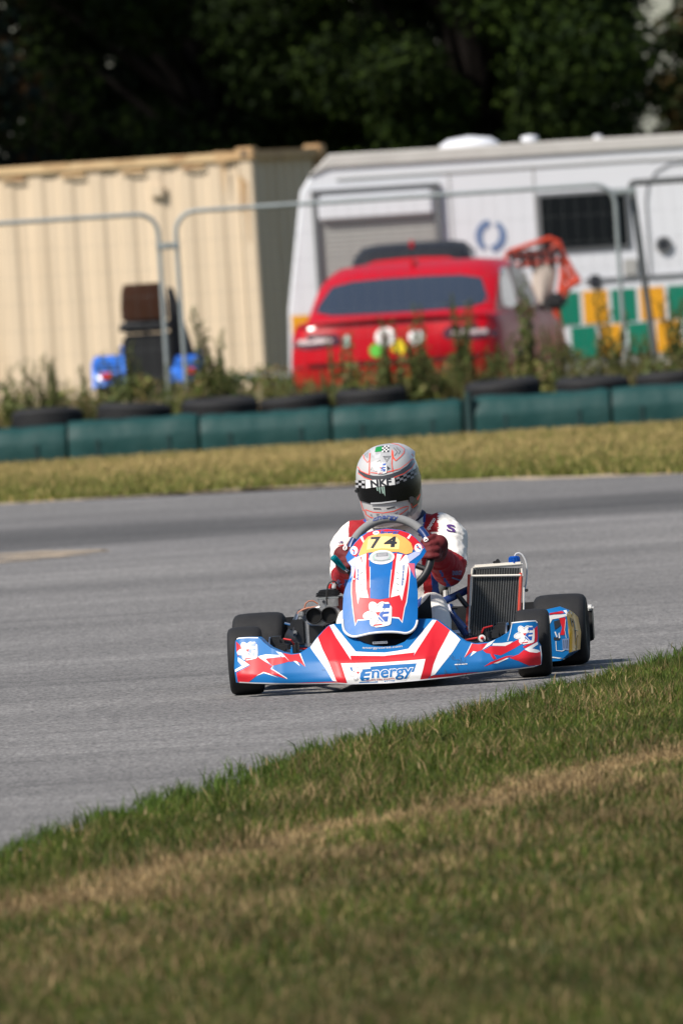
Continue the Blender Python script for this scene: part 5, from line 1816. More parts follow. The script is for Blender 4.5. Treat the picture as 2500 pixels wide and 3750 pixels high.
# ---- front brakes and stub axles on both sides
for s, fn, pts in ((-1, B_, None), (1, C_, None)):
    g = MB()
    g.tube([(s * 0.36, 0.0, 0.13), (s * 0.50, 0, 0.13)], 0.012, STEEL, 10)
    g.tube([(s * 0.415, 0.0, 0.065), (s * 0.415, 0.0, 0.185)], 0.014, DARKMET, 10)
    g.build('stub_axle', KART)
    MB().lathe([(-0.003, 0.02), (-0.003, 0.085), (0.003, 0.085), (0.003, 0.02)], STEEL, (s * 0.455, 0.0, 0.13), (1, 0, 0), 28).build('brake_disc', KART)
    g = MB().box((s * 0.435, 0.02, 0.188), (0.06, 0.075, 0.055), BLACKPL, bev=0.012).box((s * 0.41, -0.04, 0.17), (0.05, 0.03, 0.04), BLACKPL, bev=0.01)
    g.build('brake_caliper', KART)
    k = MB().tube([(s * 0.385, -0.05, 0.07), (s * 0.385, -0.05, 0.165)], 0.008, STEEL, 10)
    k.tube([(s * 0.385, -0.05, 0.165), (s * 0.385, -0.05, 0.185)], 0.012, DARKMET, 10).tube([(s * 0.42, -0.03, 0.07), (s * 0.42, -0.03, 0.18)], 0.009, DARKMET, 10).tube([(s * 0.355, -0.04, 0.10), (s * 0.355, -0.04, 0.19)], 0.014, BLACKPL, 10)
    k.build('kingpin', KART)
    MB().tube([(s * 0.40, -0.03, 0.205), (s * 0.37, -0.06, 0.20), (s * 0.35, -0.04, 0.165), (s * 0.28, 0.0, 0.155), (s * 0.2, 0.02, 0.15)], 0.004, REDWIRE, 6).build('brake_hose', KART)
    MB().tube([(s * 0.40, 0.05, 0.11), (s * 0.06, 0.08, 0.10)], 0.006, DARKMET, 8).build('track_rod', KART)
MB().lathe([(-0.006, 0.012), (0, 0.014), (0.002, 0.0)], WHITE, el(K_(298, 888), -0.07), (0, -1, 0), 16).build('bolt_cap', KART)
MB().lathe([(-0.006, 0.005), (0.0, 0.0065), (0.003, 0.0)], REFL, el(K_(298, 886), -0.08), (0, -1, 0), 12).build('bolt_centre', KART)

# ---- engine on the driver's right
ENG = bpy.data.objects.new('engine', None)
link(ENG, KART)


def LP(x, y, d):
    return el(L_(x, y), d)


m = MB()
m.box((LP(850, 830, 0.52)), (0.11, 0.09, 0.07), DARKMET, bev=0.03)
m.box((LP(690, 1080, 0.50)), (0.085, 0.08, 0.12), ALU, bev=0.012)
m.build('intake_box', ENG)
m = MB().prism([(-0.062, -0.03), (-0.064, 0.012), (-0.045, 0.028), (-0.012, 0.036), (0.02, 0.040), (0.05, 0.034), (0.07, 0.014), (0.066, -0.02), (0.0, -0.045), (-0.045, -0.040)], -0.012, 0.02, ALU)
cc = LP(800, 775, 0.44)
m.v = [tuple(Vector(v) + cc) for v in m.v]
m.build('intake_plate', ENG, bevel=0.006)
for x, y in ((662, 790), (912, 775)):
    c = LP(x, y, 0.41)
    r = 0.0295
    t = MB().lathe([(0.06, r * 0.92), (-0.012, r * 0.94), (-0.02, r), (-0.018, r * 1.07), (0.0, r * 1.08), (0.04, r * 1.05)], BLACKPL, c, (0, 1, 0), 28)
    t.lathe([(-0.004, 0.0), (-0.002, r * 0.96)], BLACKHOLE, c, (0, 1, 0), 20)
    t.build('intake_tube', ENG)
m = MB().box(LP(720, 1090, 0.45), (0.065, 0.02, 0.085), BLACKPL, bev=0.008)
m.build('carburettor_cover', ENG)
m = MB()
c = LP(905, 560, 0.47)
m.box(c, (0.078, 0.085, 0.045), ALU, bev=0.006)
m.box(LP(905, 490, 0.47), (0.085, 0.09, 0.006), STEEL, bev=0.002)
m.tube([LP(820, 558, 0.42), LP(820, 558, 0.425)], 0.006, INK, 10)
m.box(LP(1070, 620, 0.49), (0.04, 0.08, 0.07), MAROON, bev=0.006)
m.build('cylinder', ENG)
m = MB()
for k, (yy, wd) in enumerate(((455, 0.088), (430, 0.09), (405, 0.088), (380, 0.075), (358, 0.055))):
    m.box(LP(890 + k * 4, yy, 0.47), (wd, 0.09, 0.0042), DARKMET, bev=0.0015)
m.box(LP(895, 410, 0.47), (0.07, 0.075, 0.026), BLACKPL, bev=0.004)
m.build('cylinder_head', ENG)
m = MB().tube([LP(925, 340, 0.46), LP(930, 300, 0.46), LP(935, 262, 0.46)], [0.006, 0.009, 0.0075], REFL, 10)
m.tube([LP(985, 330, 0.46), LP(1000, 280, 0.46), LP(985, 250, 0.46)], 0.010, LGREY, 10)
m.build('spark_plug_cap', ENG)
MB().tube([LP(x, y, 0.40) for x, y in ((880, 610), (868, 520), (872, 400), (890, 300), (920, 240), (970, 215), (1010, 225), (1035, 265))], 0.0032, BLACKPL, 8).build('ignition_lead', ENG)
MB().tube([LP(x, y, 0.52) for x, y in ((385, 790), (400, 735), (470, 690), (560, 660), (700, 645), (780, 630))], 0.004, COPPER, 8).build('fuel_line', ENG)
MB().tube([LP(x, y, 0.53) for x, y in ((500, 660), (520, 590), (570, 545), (640, 540), (720, 590), (800, 610))], 0.0028, COPPER, 8).build('fuel_line', ENG)
m = MB().box(LP(440, 1060, 0.5), (0.04, 0.08, 0.10), BLACKPL, bev=0.006).box(LP(330, 900, 0.5), (0.022, 0.03, 0.022), DARKMET, rot=(0, R(35), 0), bev=0.004).box(LP(310, 970, 0.5), (0.025, 0.03, 0.03), BLACKPL, rot=(0, R(20), 0), bev=0.004)
m.tube([LP(170, 910, 0.5), LP(300, 945, 0.5)], 0.0045, STEEL, 8)
m.tube([LP(365, 880, 0.5), LP(400, 770, 0.52)], 0.006, STEEL, 8).box(LP(445, 760, 0.52), (0.022, 0.03, 0.02), ALU, bev=0.004).box(LP(420, 840, 0.52), (0.02, 0.03, 0.016), ALU, bev=0.004).box(LP(520, 740, 0.53), (0.018, 0.03, 0.02), DARKMET, bev=0.004)
m.tube([LP(330, 1000, 0.48), LP(345, 1110, 0.44)], 0.007, DARKMET, 8).box(LP(350, 1080, 0.45), (0.014, 0.02, 0.02), ALU, bev=0.003)
m.build('gearbox', ENG)
m = MB()
m.tube([(-0.36, 0.7, 0.16), (-0.45, 0.85, 0.18), (-0.42, 1.1, 0.24), (-0.2, 1.25, 0.26)], [0.02, 0.03, 0.045, 0.035], DARKMET, 14)
m.build('exhaust', ENG)

# ---- seat, tank, steering
sm = MB()
secs = []
for y, z, wd, hgt in ((0.34, 0.10, 0.15, 0.05), (0.48, 0.07, 0.17, 0.13), (0.62, 0.075, 0.19, 0.22), (0.78, 0.16, 0.20, 0.22), (0.88, 0.32, 0.19, 0.16), (0.94, 0.46, 0.15, 0.08)):
    s = []
    for t in np.linspace(-1, 1, 13):
        s.append((t * wd, y - 0.06 * abs(t) ** 3 * (1 if y > 0.7 else 0), z + hgt * abs(t) ** 3))
    secs.append(s)
loft(secs, SEATGREY, sm, caps=False)
so_ = sm.build('seat', KART, 60)
md = so_.modifiers.new('thick', 'SOLIDIFY')
md.thickness = 0.008
MB().tube([H_ and el(H_(640, 1470), 0.62), el(H_(645, 1700), 0.60), el(H_(690, 1900), 0.56)], [0.012, 0.012, 0.01], SEATGREY, 10).build('seat_edge', KART)
mt = MB()
secs = []
for y, k in ((-0.02, 0.7), (0.02, 0.95), (0.15, 1.0), (0.22, 0.9)):
    secs.append([(x * k, y, 0.07 + (z - 0.07) * k) for x, z in ((-0.13, 0.07), (-0.14, 0.2), (-0.11, 0.27), (-0.04, 0.30), (0.04, 0.30), (0.11, 0.275), (0.145, 0.2), (0.13, 0.07), (-0.13, 0.07))])
loft(secs, MAROON, mt)
mt.build('fuel_tank', KART, 45)
SWC = el(E_(795, 455), 0.16)
tilt = R(28)
ring = []
NSW = 60
for k in range(NSW):
    a = 2 * math.pi * k / NSW
    rx, rz = 0.157, 0.163
    v = Vector((rx * math.cos(a), 0, rz * math.sin(a)))
    ring.append(SWC + Vector((v.x, v.z * math.sin(tilt), v.z * math.cos(tilt))))
SW = bpy.data.objects.new('steering_wheel', None)
link(SW, KART)


def arc(k0, k1, r, m, name):
    pts = [ring[k % NSW] for k in range(k0, k1 + 1)]
    MB().tube(pts, r, m, 14).build(name, SW)


arc(7, 25, 0.0165, SUEDE, 'grip_top')
arc(25, 29, 0.0155, FRAMEBLUE, 'grip_band')
arc(29, 61, 0.0155, BLACKPL, 'grip_lower')
arc(1, 7, 0.0155, FRAMEBLUE, 'grip_band')
sp = MB()
for a in (200, 340, 270):
    k = int(a / 360 * NSW)
    sp.tube([SWC + Vector((0, -0.01, 0)), ring[k]], 0.011, BLACKPL, 8)
sp.box(SWC, (0.10, 0.03, 0.09), BLACKPL, bev=0.01)
sp.build('spoke', SW)
MB().tube([SWC, Vector((0.0, -0.12, 0.12))], 0.010, STEEL, 10).build('steering_column', KART)
MB().box((SWC.x + 0.01, SWC.y + 0.02, SWC.z + 0.06), (0.13, 0.03, 0.075), BLACKPL, bev=0.012).build('display', SW)
swt = bvh_of([o_ for o_ in SW.children if o_.name.startswith('grip_top')])
decal('lettering', [(NAVY, [text_on('Energy', E_(612, 84), E_(884, 68), 46 / 2.851, bold=0.03, shear=0.12, arch=7)])], on_bvh(swt, 0.2), SW, 8, 0.001)
# gear lever
gl = MB()
a, b = el(J_(352, 1005), 0.02), el(J_(585, 1240), 0.05)
d = (b - a)
gl.tube([a, a + d * 0.04, a + d * 0.45, a + d * 0.75, b], [0.0105, 0.0125, 0.0125, 0.0095, 0.0075], TEAL, 16)
for t in (0.12, 0.2, 0.28, 0.36):
    gl.tube([a + d * t, a + d * (t + 0.03)], 0.0132, TEAL, 16)
gl.tube([b, el(J_(660, 1300), 0.06)], 0.006, STEEL, 10)
gl.tube([el(J_(650, 1280), 0.058), el(J_(690, 1330), 0.06)], 0.008, DARKMET, 10)
gl.tube([el(J_(680, 1320), 0.06), (-0.10, 0.06, 0.12)], 0.006, DARKMET, 8)
gl.build('gear_lever', KART)

# ================================================================== DRIVER
DRV = empty('person', KLOC, KROT)
tag(DRV, 'kart driver in white and red suit and painted helmet gripping the wheel', 'person')

limbs = []   # (tag, list of (point, radius))


def limb(name, pts):
    limbs.append((name, [(Vector(p), r) for p, r in pts]))


shR, shL = el(H_(530, 440), 0.66), el(J_(800, 620), 0.66)
elbR, elbL = el(H_(690, 1130), 0.50), el(J_(640, 1440), 0.54)
wrR, wrL = el(H_(470, 830), 0.30), el(J_(600, 1130), 0.30)
haR, haL = el(H_(355, 640), 0.205), el(J_(640, 830), 0.20)
neck = el(D_(760, 920), 0.70)
hips = Vector((0.0, 0.66, 0.17))
limb('torso', [(hips, 0.145), (hips + Vector((0, 0.05, 0.13)), 0.135), (Vector((0.0, 0.74, 0.42)), 0.145), (Vector((0.005, 0.73, 0.53)), 0.12), (neck + Vector((0.01, 0.02, -0.06)), 0.085), (neck + Vector((0.01, 0.01, 0.005)), 0.078)])
limb('torso', [(shR + Vector((0, 0.01, -0.02)), 0.080), (Vector((0.0, 0.72, 0.56)), 0.105), (shL + Vector((0, 0.01, -0.02)), 0.080)])
limb('torso', [(el(H_(120, 330), 0.70), 0.055), (el(H_(350, 400), 0.68), 0.056), (shR, 0.062)])
limb('torso', [(el(J_(1000, 480), 0.70), 0.050), (el(J_(800, 560), 0.68), 0.055), (shL, 0.062)])
limb('torso', [(Vector((-0.07, 0.72, 0.40)), 0.12), (Vector((0.07, 0.72, 0.40)), 0.12)])
limb('torso', [(Vector((-0.06, 0.70, 0.25)), 0.12), (Vector((0.06, 0.70, 0.25)), 0.12)])
upR = shR.lerp(elbR, 0.5) + Vector((0.020, 0.02, 0.01))
limb('arm', [(shR, 0.078), (shR.lerp(upR, 0.5) + Vector((0.022, 0, 0)), 0.073), (upR, 0.068), (upR.lerp(elbR, 0.55) + Vector((0.008, 0, 0)), 0.064), (elbR, 0.060)])
limb('fore', [(elbR, 0.062), (elbR.lerp(wrR, 0.4), 0.058), (elbR.lerp(wrR, 0.8), 0.046), (wrR, 0.040)])
upL = shL.lerp(elbL, 0.5) + Vector((-0.014, 0.02, 0.0))
limb('arm', [(shL, 0.076), (shL.lerp(upL, 0.5) + Vector((-0.022, 0, 0)), 0.070), (upL, 0.064), (upL.lerp(elbL, 0.55) + Vector((-0.012, 0, 0)), 0.060), (elbL, 0.056)])
limb('fore', [(elbL, 0.058), (elbL.lerp(wrL, 0.4), 0.052), (elbL.lerp(wrL, 0.8), 0.042), (wrL, 0.036)])
knR = el(H_(390, 1790), 0.36)
knL = Vector((-0.16, 0.34, 0.235))
limb('leg', [(Vector((0.08, 0.62, 0.17)), 0.095), (Vector((0.08, 0.62, 0.17)).lerp(knR, 0.6), 0.085), (knR, 0.064), (el(H_(480, 2010), 0.16), 0.055), (Vector((0.20, -0.08, 0.12)), 0.042)])
limb('leg', [(Vector((-0.08, 0.62, 0.17)), 0.095), (Vector((-0.08, 0.62, 0.17)).lerp(knL, 0.6), 0.085), (knL, 0.070), (knL + Vector((0.0, -0.2, -0.05)), 0.058), (Vector((-0.14, -0.10, 0.125)), 0.042)])
for bx_ in (-0.14, 0.20):
    limb('boot', [(Vector((bx_, -0.08, 0.115)), 0.040), (Vector((bx_, -0.12, 0.08)), 0.038), (Vector((bx_ * 0.95, -0.16, 0.13)), 0.032), (Vector((bx_ * 0.9, -0.18, 0.19)), 0.026)])


def hand(wr, ha, s, k0, k1):
    """palm on the rim, four fingers of different lengths curled round it, thumb on the inner side"""
    limb('hand', [(wr, 0.039), (wr.lerp(ha, 0.55), 0.040), (ha, 0.036)])
    for i in range(4):
        k = k0 + (k1 - k0) * i / 3
        ka = math.floor(k)
        rp = ring[ka % NSW].lerp(ring[(ka + 1) % NSW], k - ka)
        outw = (rp - SWC).normalized()
        ln = (1.0, 1.08, 1.03, 0.86)[i]
        fr = Vector((0, -1, 0))
        base = rp + outw * 0.030 + Vector((0, 0.022, 0))
        limb('finger', [(ha.lerp(base, 0.35), 0.016), (base, 0.0125), (rp + outw * 0.026 * ln + fr * 0.016, 0.0120), (rp + outw * 0.002 + fr * 0.0285 * ln, 0.0115), (rp - outw * 0.022 * ln + fr * 0.018, 0.0100)])
    k = k1 + (2.2 if k1 > k0 else -2.2)
    rp = ring[int(round(k)) % NSW]
    outw = (rp - SWC).normalized()
    limb('finger', [(wr.lerp(ha, 0.6), 0.020), (rp + outw * 0.004 + Vector((0, 0.030, 0)), 0.0155), (rp - outw * 0.012 + Vector((0, 0.022, 0)), 0.012)])


hand(wrR, ring[2] + (ring[2] - SWC).normalized() * 0.035 + Vector((0, 0.022, 0)), 1, -0.6, 3.8)
hand(wrL, ring[29] + (ring[29] - SWC).normalized() * 0.030 + Vector((0, 0.024, 0)), -1, 31.6, 27.6)


def capsule_mesh(chain, mb, seg=14):
    """tapered limb with rounded ends and ball joints, later fused into one skin"""
    pts = [p for p, r in chain]
    rr = [r for p, r in chain]
    P, Q = [], []
    for i in range(len(pts) - 1):
        for t in np.linspace(0, 1, 6)[:-1]:
            P.append(pts[i].lerp(pts[i + 1], t))
            Q.append(rr[i] * (1 - t) + rr[i + 1] * t)
    P.append(pts[-1])
    Q.append(rr[-1])
    d0, d1 = (P[0] - P[1]).normalized(), (P[-1] - P[-2]).normalized()
    hp, hq = [], []
    for a in (88, 60, 30):
        hp.append(P[0] + d0 * Q[0] * math.sin(R(a)))
        hq.append(max(0.0008, Q[0] * math.cos(R(a))))
    tp_, tq = [], []
    for a in (30, 60, 88):
        tp_.append(P[-1] + d1 * Q[-1] * math.sin(R(a)))
        tq.append(max(0.0008, Q[-1] * math.cos(R(a))))
    mb.tube(hp + P + tp_, hq + Q + tq, SUITW, seg)


bmesh_ = MB()
for nme, chn in limbs:
    capsule_mesh(chn, bmesh_)
raw = bmesh_.build('raw', None, None)
rm = raw.modifiers.new('r', 'REMESH')
rm.mode = 'VOXEL'
rm.voxel_size = 0.0048
sm_ = raw.modifiers.new('s', 'SMOOTH')
sm_.factor = 0.5
sm_.iterations = 5
dg = bpy.context.evaluated_depsgraph_get()
bme = bpy.data.meshes.new_from_object(raw.evaluated_get(dg))
bpy.data.objects.remove(raw)
bme.name = 'body'
bme.materials.clear()
for m in (SUITW, SUITR, SUITB, GLOVE, GLOVED, SHOE):
    bme.materials.append(m)


def seg_np(P, chain):
    """distance of many points to a limb's surface, and position along it 0..1"""
    best = np.full(len(P), 9.0)
    bt = np.zeros(len(P))
    rz = np.zeros(len(P))
    n = len(chain) - 1
    for i in range(n):
        a, b = np.array(chain[i][0]), np.array(chain[i + 1][0])
        ab = b - a
        t = np.clip((P - a) @ ab / max(1e-9, ab @ ab), 0, 1)
        r = chain[i][1] * (1 - t) + chain[i + 1][1] * t
        dd = np.linalg.norm(P - a - t[:, None] * ab, axis=1) - r
        k = dd < best
        best[k] = dd[k]
        bt[k] = (i + t[k]) / n
        rad = P - a - t[:, None] * ab
        rz[k] = (rad[:, 2] / np.maximum(1e-6, np.linalg.norm(rad, axis=1)))[k]
    return best, bt, rz


# cloth folds: ridges across the sleeves where the arm bends, shallow creases on the chest
vn = [v.normal.copy() for v in bme.vertices]
VC = np.array([v.co for v in bme.vertices])
VD = [(nme, seg_np(VC, chn)) for nme, chn in limbs]
armT = np.full(len(VC), -1.0)
for nme, (dd_, tt_, rz_) in VD:
    if nme in ('arm', 'fore'):
        kk = dd_ < 0.006
        armT[kk] = np.where(nme == 'arm', tt_[kk], 2 + tt_[kk])
from mathutils import noise as mnoise
for vi, (v, nn) in enumerate(zip(bme.vertices, vn)):
    p = v.co.copy()
    if p.y > 0.33 and p.z > 0.10:
        q = mnoise.noise(Vector((p.x * 9, p.y * 9, p.z * 34)))
        q2 = mnoise.noise(Vector((p.x * 22 + 7, p.y * 22, p.z * 40)))
        fold = 0.0
        if armT[vi] >= 0:
            ph = mnoise.noise(Vector((p.x * 14, p.y * 14, p.z * 9))) * 5
            fr_ = (armT[vi] % 2)
            fold = 0.0040 * math.sin(fr_ * 34 + ph) * (0.35 + 0.65 * min(1, fr_ * 1.4)) * (0.5 + 0.9 * abs(mnoise.noise(Vector((p.x * 20, p.y * 20, p.z * 20)))))
        v.co = p + nn * (0.0042 * q + 0.0012 * q2 + fold)
mi = []
bme.update()
FC = np.array([f.center for f in bme.polygons])
DT = [seg_np(FC, chn) for nme, chn in limbs]
BI = np.argmin(np.stack([q[0] for q in DT]), 0)
for fi, f in enumerate(bme.polygons):
    p = f.center
    bn = limbs[BI[fi]][0]
    bt = DT[BI[fi]][1][fi]
    k = 0
    if bn == 'hand':
        k = 3
        if bt > 0.35 and math.sin(bt * 40) > 0.75:
            k = 4
    elif bn == 'finger':
        k = 3 if bt > 0.15 else 4
    elif bn == 'fore':
        k = 1
        if DT[BI[fi]][2][fi] < -0.93 and bt < 0.6:
            k = 2
    elif bn == 'boot':
        k = 5
    elif bn == 'arm':
        k = 1 if (bt > 0.80 or (bt < 0.3 and p.z > 0.562 and -0.18 < p.x < 0.168)) else 0
    elif bn == 'torso':
        if p.z > 0.562 and (0.118 < p.x < 0.168 or -0.18 < p.x < -0.125):
            k = 1
        elif p.z > 0.562 and (0.110 < p.x <= 0.118 or -0.125 <= p.x < -0.115):
            k = 2
        elif 0.15 < p.z < 0.50 and f.normal.y < 0.3:
            if 0.095 < abs(p.x) < 0.125:
                k = 1
            elif 0.125 <= abs(p.x) < 0.150:
                k = 2
    elif bn == 'leg':
        k = 2 if (f.normal.z > 0.25 and p.x < knR.x - 0.035 and p.x > 0 and p.y < 0.5) else 0
    mi.append(k)
bme.polygons.foreach_set('material_index', mi)
bme.polygons.foreach_set('use_smooth', [True] * len(mi))
BODY = link(bpy.data.objects.new('body', bme), DRV)
BT = bvh_of([BODY])
bp_ = on_bvh(BT, 0.6)
PURP = M('embroidery_violet', (0.07, 0.02, 0.16), 0.7, var=0.1)
s1 = text_on('S', H_(640, 430), H_(800, 452), 118 / 4.7033, bold=0.03, shear=-0.1)
decal('embroidery', [(PURP, [s1])], bp_, BODY, 3, 0.0035)
decal('embroidery', [(STW, [text_on('sparco', H_(345, 420), H_(470, 225), 62 / 4.7033, bold=0.03)])], bp_, BODY, 3, 0.0035)
decal('embroidery', [(EMB, [text_on('ENERGY', H_(740, 1190), H_(905, 1190), 70 / 4.7033, bold=0.03), text_on('RACING', H_(735, 1250), H_(890, 1275), 28 / 4.7033, bold=0.02)][0:1])], bp_, BODY, 3, 0.0035)
decal('embroidery', [(EMB, [stroke([H_(735, 1232), H_(882, 1282)], 5)])], bp_, BODY, 3, 0.0035)
decal('embroidery', [(PURP, [text_on('TM', J_(470, 730), J_(552, 700), 36 / 5.2267, bold=0.03, shear=0.2)]), (REFL, [stroke([J_(455, 770), J_(570, 745)], 3)])], bp_, BODY, 3, 0.0035)
decal('embroidery', [(EMB, [text_on('E', J_(455, 1500), J_(505, 1440), 46 / 5.2267, bold=0.03), text_on('R', J_(490, 1560), J_(545, 1490), 46 / 5.2267, bold=0.03)])], bp_, BODY, 3, 0.0035)
decal('glove_logo', [(STW, [ellipse(*H_(285, 605), 8, 8)]), (GLOVE, [ellipse(*H_(285, 605), 4.5, 4.5)]), (STW, [stroke([H_(262, 590), H_(300, 620)], 1.6)])], bp_, BODY, 3, 0.0045)
decal('glove_logo', [(STW, [ellipse(*J_(596, 838), 7, 8)]), (GLOVE, [ellipse(*J_(596, 838), 4, 5)]), (STW, [stroke([J_(580, 830), J_(612, 846)], 1.6)])], bp_, BODY, 3, 0.0045)

# ---- collar / neck support
nb = MB()
ringp = []
for k in range(28):
    a = 2 * math.pi * k / 28
    ringp.append(neck + Vector((0.012 + 0.078 * math.cos(a), -0.01 + 0.075 * math.sin(a), 0.018 + 0.012 * math.sin(a))))
nb.tube(ringp, 0.016, NECK, 12, closed=True)
nb.build('neck_support', DRV)

# ---- helmet
HC = el(D_(640, 520), 0.62)
HM = Euler((R(10), R(-4.5), R(-5.0)), 'XYZ').to_matrix()   # nod forward, lean, turn
lev = [(-0.155, 0.080, -0.105, 0.085), (-0.152, 0.094, -0.128, 0.108), (-0.138, 0.104, -0.147, 0.122), (-0.11, 0.112, -0.158, 0.134), (-0.07, 0.118, -0.160, 0.146), (-0.03, 0.122, -0.155, 0.151), (0.0, 0.1235, -0.151, 0.152), (0.035, 0.122, -0.146, 0.151), (0.07, 0.116, -0.136, 0.145), (0.10, 0.104, -0.118, 0.131), (0.125, 0.083, -0.092, 0.107), (0.142, 0.054, -0.058, 0.070), (0.149, 0.026, -0.028, 0.034)]
hm = MB()
secs = []
NS = 64
for z, wd, yf, yb in lev:
    s = []
    for k in range(NS + 1):
        a = 2 * math.pi * k / NS
        cx, sy = math.cos(a), math.sin(a)
        e = 2.0 / 2.25
        x = wd * math.copysign(abs(cx) ** e, cx)
        yy = (yb if sy > 0 else -yf) * math.copysign(abs(sy) ** e, sy)
        s.append(HC + HM @ Vector((x, yy, z)))
    secs.append(s[:-1] + [s[0]])
vs = [p for s in secs for p in s[:-1]]
fs = []
for i in range(len(secs) - 1):
    for k in range(NS):
        fs.append((i * NS + k, i * NS + (k + 1) % NS, (i + 1) * NS + (k + 1) % NS, (i + 1) * NS + k))
fs.append(tuple((len(secs) - 1) * NS + k for k in range(NS)))
hm.add(vs, fs, HELM)
ho = hm.build('helmet', DRV, None)
ss = ho.modifiers.new('sub', 'SUBSURF')
ss.levels = 2
ss.render_levels = 2
dg = bpy.context.evaluated_depsgraph_get()
hme = bpy.data.meshes.new_from_object(ho.evaluated_get(dg))
ho.modifiers.clear()
ho.data = hme
hme.polygons.foreach_set('use_smooth', [True] * len(hme.polygons))
HT = bvh_of([ho])
hpj = on_bvh(HT, 0.5, 0.2)


def HS(*pts):
    return S(D_, *pts)


band = HS((318, 380), (400, 430), (480, 450), (570, 452), (660, 432), (760, 395), (830, 345), (900, 262), (918, 300), (880, 360), (800, 420), (700, 470), (580, 492), (460, 492), (380, 460), (322, 415))
neonb = [stroke(HS((312, 352), (345, 398), (400, 424), (442, 440)), 2.6), stroke(HS((316, 418), (380, 466), (460, 494)), 2.4), stroke(HS((448, 416), (520, 424), (600, 418), (668, 400), (760, 374), (830, 322), (893, 262), (906, 280)), 2.6), stroke(HS((690, 470), (800, 426), (880, 364), (912, 310)), 2.6),
         HS((436, 210), (448, 212), (442, 330), (440, 438), (428, 434), (432, 320)), HS((672, 170), (684, 190), (690, 250), (716, 290), (708, 296), (676, 260), (668, 230)), stroke(HS((676, 250), (672, 330), (684, 412)), 2.6), stroke(HS((372, 215), (378, 262), (415, 310), (436, 290)), 2.6),
         stroke(HS((372, 215), (400, 168), (470, 122), (560, 98), (650, 100), (740, 118), (802, 162), (800, 205), (760, 250), (716, 290)), 2.4), stroke(HS((880, 210), (940, 280), (968, 420), (970, 540), (930, 680)), 2.4)]
darkt = [HS((640, 102), (740, 118), (802, 160), (800, 195), (770, 160), (720, 130), (640, 118)), HS((440, 170), (480, 140), (520, 128), (500, 220), (520, 238), (470, 238)), HS((480, 240), (560, 212), (540, 262), (500, 268))]
tri = [stroke(HS((582, 246), (660, 244), (618, 306), (582, 246)), 2.2), stroke(HS((600, 256), (642, 255), (619, 288), (600, 256)), 1.8), stroke(HS((480, 330), (548, 286), (560, 330)), 2), stroke(HS((452, 390), (470, 350), (486, 396)), 1.6), HS((620, 345), (655, 372), (628, 392)), stroke(HS((690, 150), (730, 200), (700, 240)), 2), stroke(HS((720, 150), (760, 190), (740, 222)), 1.8), stroke(HS((390, 230), (420, 200), (415, 260), (390, 230)), 1.6), stroke(HS((800, 450), (840, 400), (860, 440)), 2), stroke(HS((860, 420), (890, 372), (905, 420)), 2), stroke(HS((740, 462), (770, 438), (790, 456)), 1.8)]
grn = [HS((505, 148), (585, 132), (572, 192), (494, 200))]
chk = []
for i in range(4):
    for j in range(4):
        if (i + j) % 2 == 0:
            x, y = 572 + i * 19 - j * 2, 136 + j * 17 - i * 1
            chk.append(HS((x, y), (x + 19, y - 2), (x + 18, y + 15), (x - 1, y + 17)))
decal('graphic', [(HELMM, [HS((380, 220), (402, 172), (470, 126), (560, 102), (650, 104), (740, 122), (800, 165), (797, 205), (757, 248), (712, 288), (690, 250), (680, 190), (672, 400), (600, 414), (520, 420), (448, 412), (446, 215), (432, 290), (415, 306), (382, 260))]), (LGREY, darkt), (HELMG, [band]), (HELMG, tri), (NEON, neonb), (GREEN, grn), (WHITE, [HS((572, 134), (644, 128), (640, 196), (566, 204))]), (INK, chk)], hpj, ho, 5)
decal('logo', flower(*D_(553, 372), 62 / 2.851, R(-6)), hpj, ho, 5, 0.0024)
# visor: moulded black shell standing proud of the shell, tear-off strip above
vis = HS((299, 495), (380, 498), (460, 494), (580, 490), (690, 474), (800, 440), (880, 400), (940, 362), (970, 440), (972, 540), (950, 640), (890, 695), (830, 703), (710, 726), (560, 744), (440, 738), (345, 708), (322, 650), (306, 570))


def hv(u, v, lift):
    return hpj(u, v, lift + 0.004)


VIS = shell('visor', vis, hv, VISOR, ho, depth=0.010, step=3.5, thick=0.001, smooth=60)
strip = HS((402, 498), (560, 490), (697, 472), (703, 545), (560, 562), (405, 582))
vchk, vchl = [], []
for i in range(6):
    for j in range(3):
        if (i + j) % 2 == 0:
            x, y = 712 + i * 36, 470 - i * 14 + j * 24
            vchk.append(HS((x, y), (x + 34, y - 13), (x + 35, y + 10), (x + 1, y + 23)))
    for j in range(3):
        if i < 3 and (i + j) % 2 == 0:
            x, y = 398 - (i + 1) * 32, 502 - i * 4 + j * 25
            vchl.append(HS((x, y), (x + 31, y + 3), (x + 31, y + 27), (x, y + 24)))
hv2 = lambda u, v, lift: hpj(u, v, lift + 0.0052)
decal('sun_strip', [(STW, [strip]), (LGREY, vchl), (GREYINK, vchk), (INK, [text_on('NKF', D_(458, 570), D_(670, 547), 70 / 2.851, bold=0.04)])], hv2, VIS, 5)
dr = [HS((512, 572), (526, 570), (530, 612), (520, 606)), HS((536, 570), (550, 569), (556, 640), (545, 622)), HS((560, 568), (574, 566), (586, 632), (576, 640)), HS((582, 565), (596, 563), (604, 668), (592, 640))]
decal('sticker', [(PALEGREEN, dr), (LGREY, [HS((456, 732), (560, 728), (716, 708), (716, 722), (560, 744), (458, 748))])], hv2, VIS, 5)
for q in (D_(316, 605), D_(868, 700)):
    h = hpj(q[0], q[1], 0.006)
    if h:
        MB().tube([h, h + Vector((0, -0.006, 0))], 0.013 if q[0] > 1400 else 0.007, BLACKPL, 14).build('visor_catch', ho)
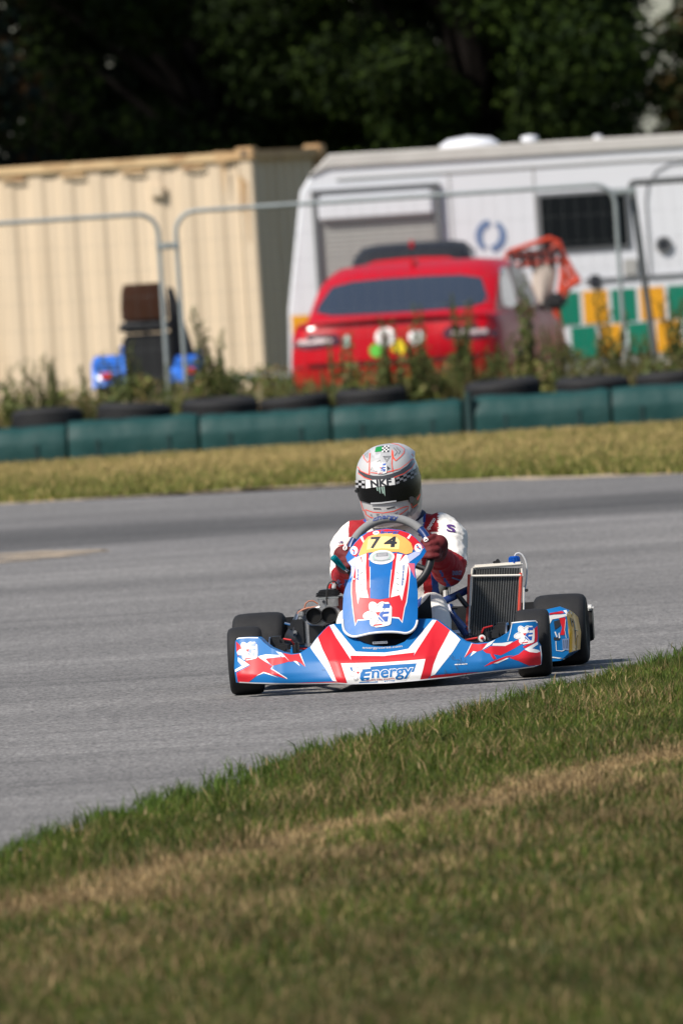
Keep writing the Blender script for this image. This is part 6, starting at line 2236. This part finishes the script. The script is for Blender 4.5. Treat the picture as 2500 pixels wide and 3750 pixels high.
chin = [stroke(HS((368, 806), (392, 820), (400, 855), (440, 882), (478, 896)), 3.2), stroke(HS((392, 804), (470, 832), (580, 842), (690, 824), (790, 782), (850, 768), (838, 800), (790, 836), (740, 868)), 3.0), stroke(HS((880, 740), (888, 772), (940, 762)), 2.6), stroke(HS((345, 710), (356, 760), (372, 806)), 2.0),
        HS((915, 625), (960, 560), (966, 575), (940, 612)), HS((930, 660), (968, 622), (968, 645), (935, 690))]
slots = [HS((478, 790), (556, 794), (558, 804), (480, 802)), HS((616, 792), (704, 772), (706, 782), (618, 802))]
tr2 = [HS((505, 850), (545, 852), (522, 892)), HS((560, 856), (570, 856), (600, 892), (580, 898)), HS((640, 862), (668, 850), (680, 884), (650, 888)), HS((815, 862), (850, 822), (862, 850), (820, 900)), HS((440, 860), (462, 852), (470, 885)), HS((700, 842), (740, 830), (720, 856))]
decal('graphic', [(LGREY, [HS((398, 815), (470, 838), (580, 848), (690, 830), (790, 790), (842, 776), (800, 830), (735, 875), (690, 905), (590, 915), (480, 905), (420, 875))]), (GREYINK, tr2), (NEON, chin), (INK, slots)], hpj, ho, 5)
side_dark = HS((930, 310), (955, 380), (970, 470), (978, 560), (974, 640), (955, 720), (905, 790), (880, 790), (872, 735), (885, 700), (935, 640), (955, 540), (955, 440), (935, 370))
decal('graphic', [(HELMG, [side_dark]), (GREYINK, [HS((878, 800), (905, 795), (942, 745), (948, 770), (915, 830), (872, 880), (858, 862)), HS((800, 880), (848, 830), (856, 850), (822, 905))]), (NEON, [stroke(HS((872, 742), (884, 786), (940, 742)), 2.6), HS((918, 640), (960, 572), (964, 590), (938, 640)), HS((928, 690), (966, 630), (966, 660), (938, 705))])], hpj, ho, 3.5, 0.0022)
# rear spoiler on the crown
spv = MB()
secs = []
for t in np.linspace(-1, 1, 9):
    x = 0.075 * t + 0.015
    z = 0.112 - 0.045 * t * t
    secs.append([HC + HM @ Vector((x, 0.02, z)), HC + HM @ Vector((x, 0.11, z + 0.012)), HC + HM @ Vector((x * 1.05, 0.165, z + 0.012)), HC + HM @ Vector((x, 0.15, z - 0.02)), HC + HM @ Vector((x, 0.1, z - 0.02))])
loft(secs, HELM, spv)
spv.build('helmet_spoiler', DRV, 50)
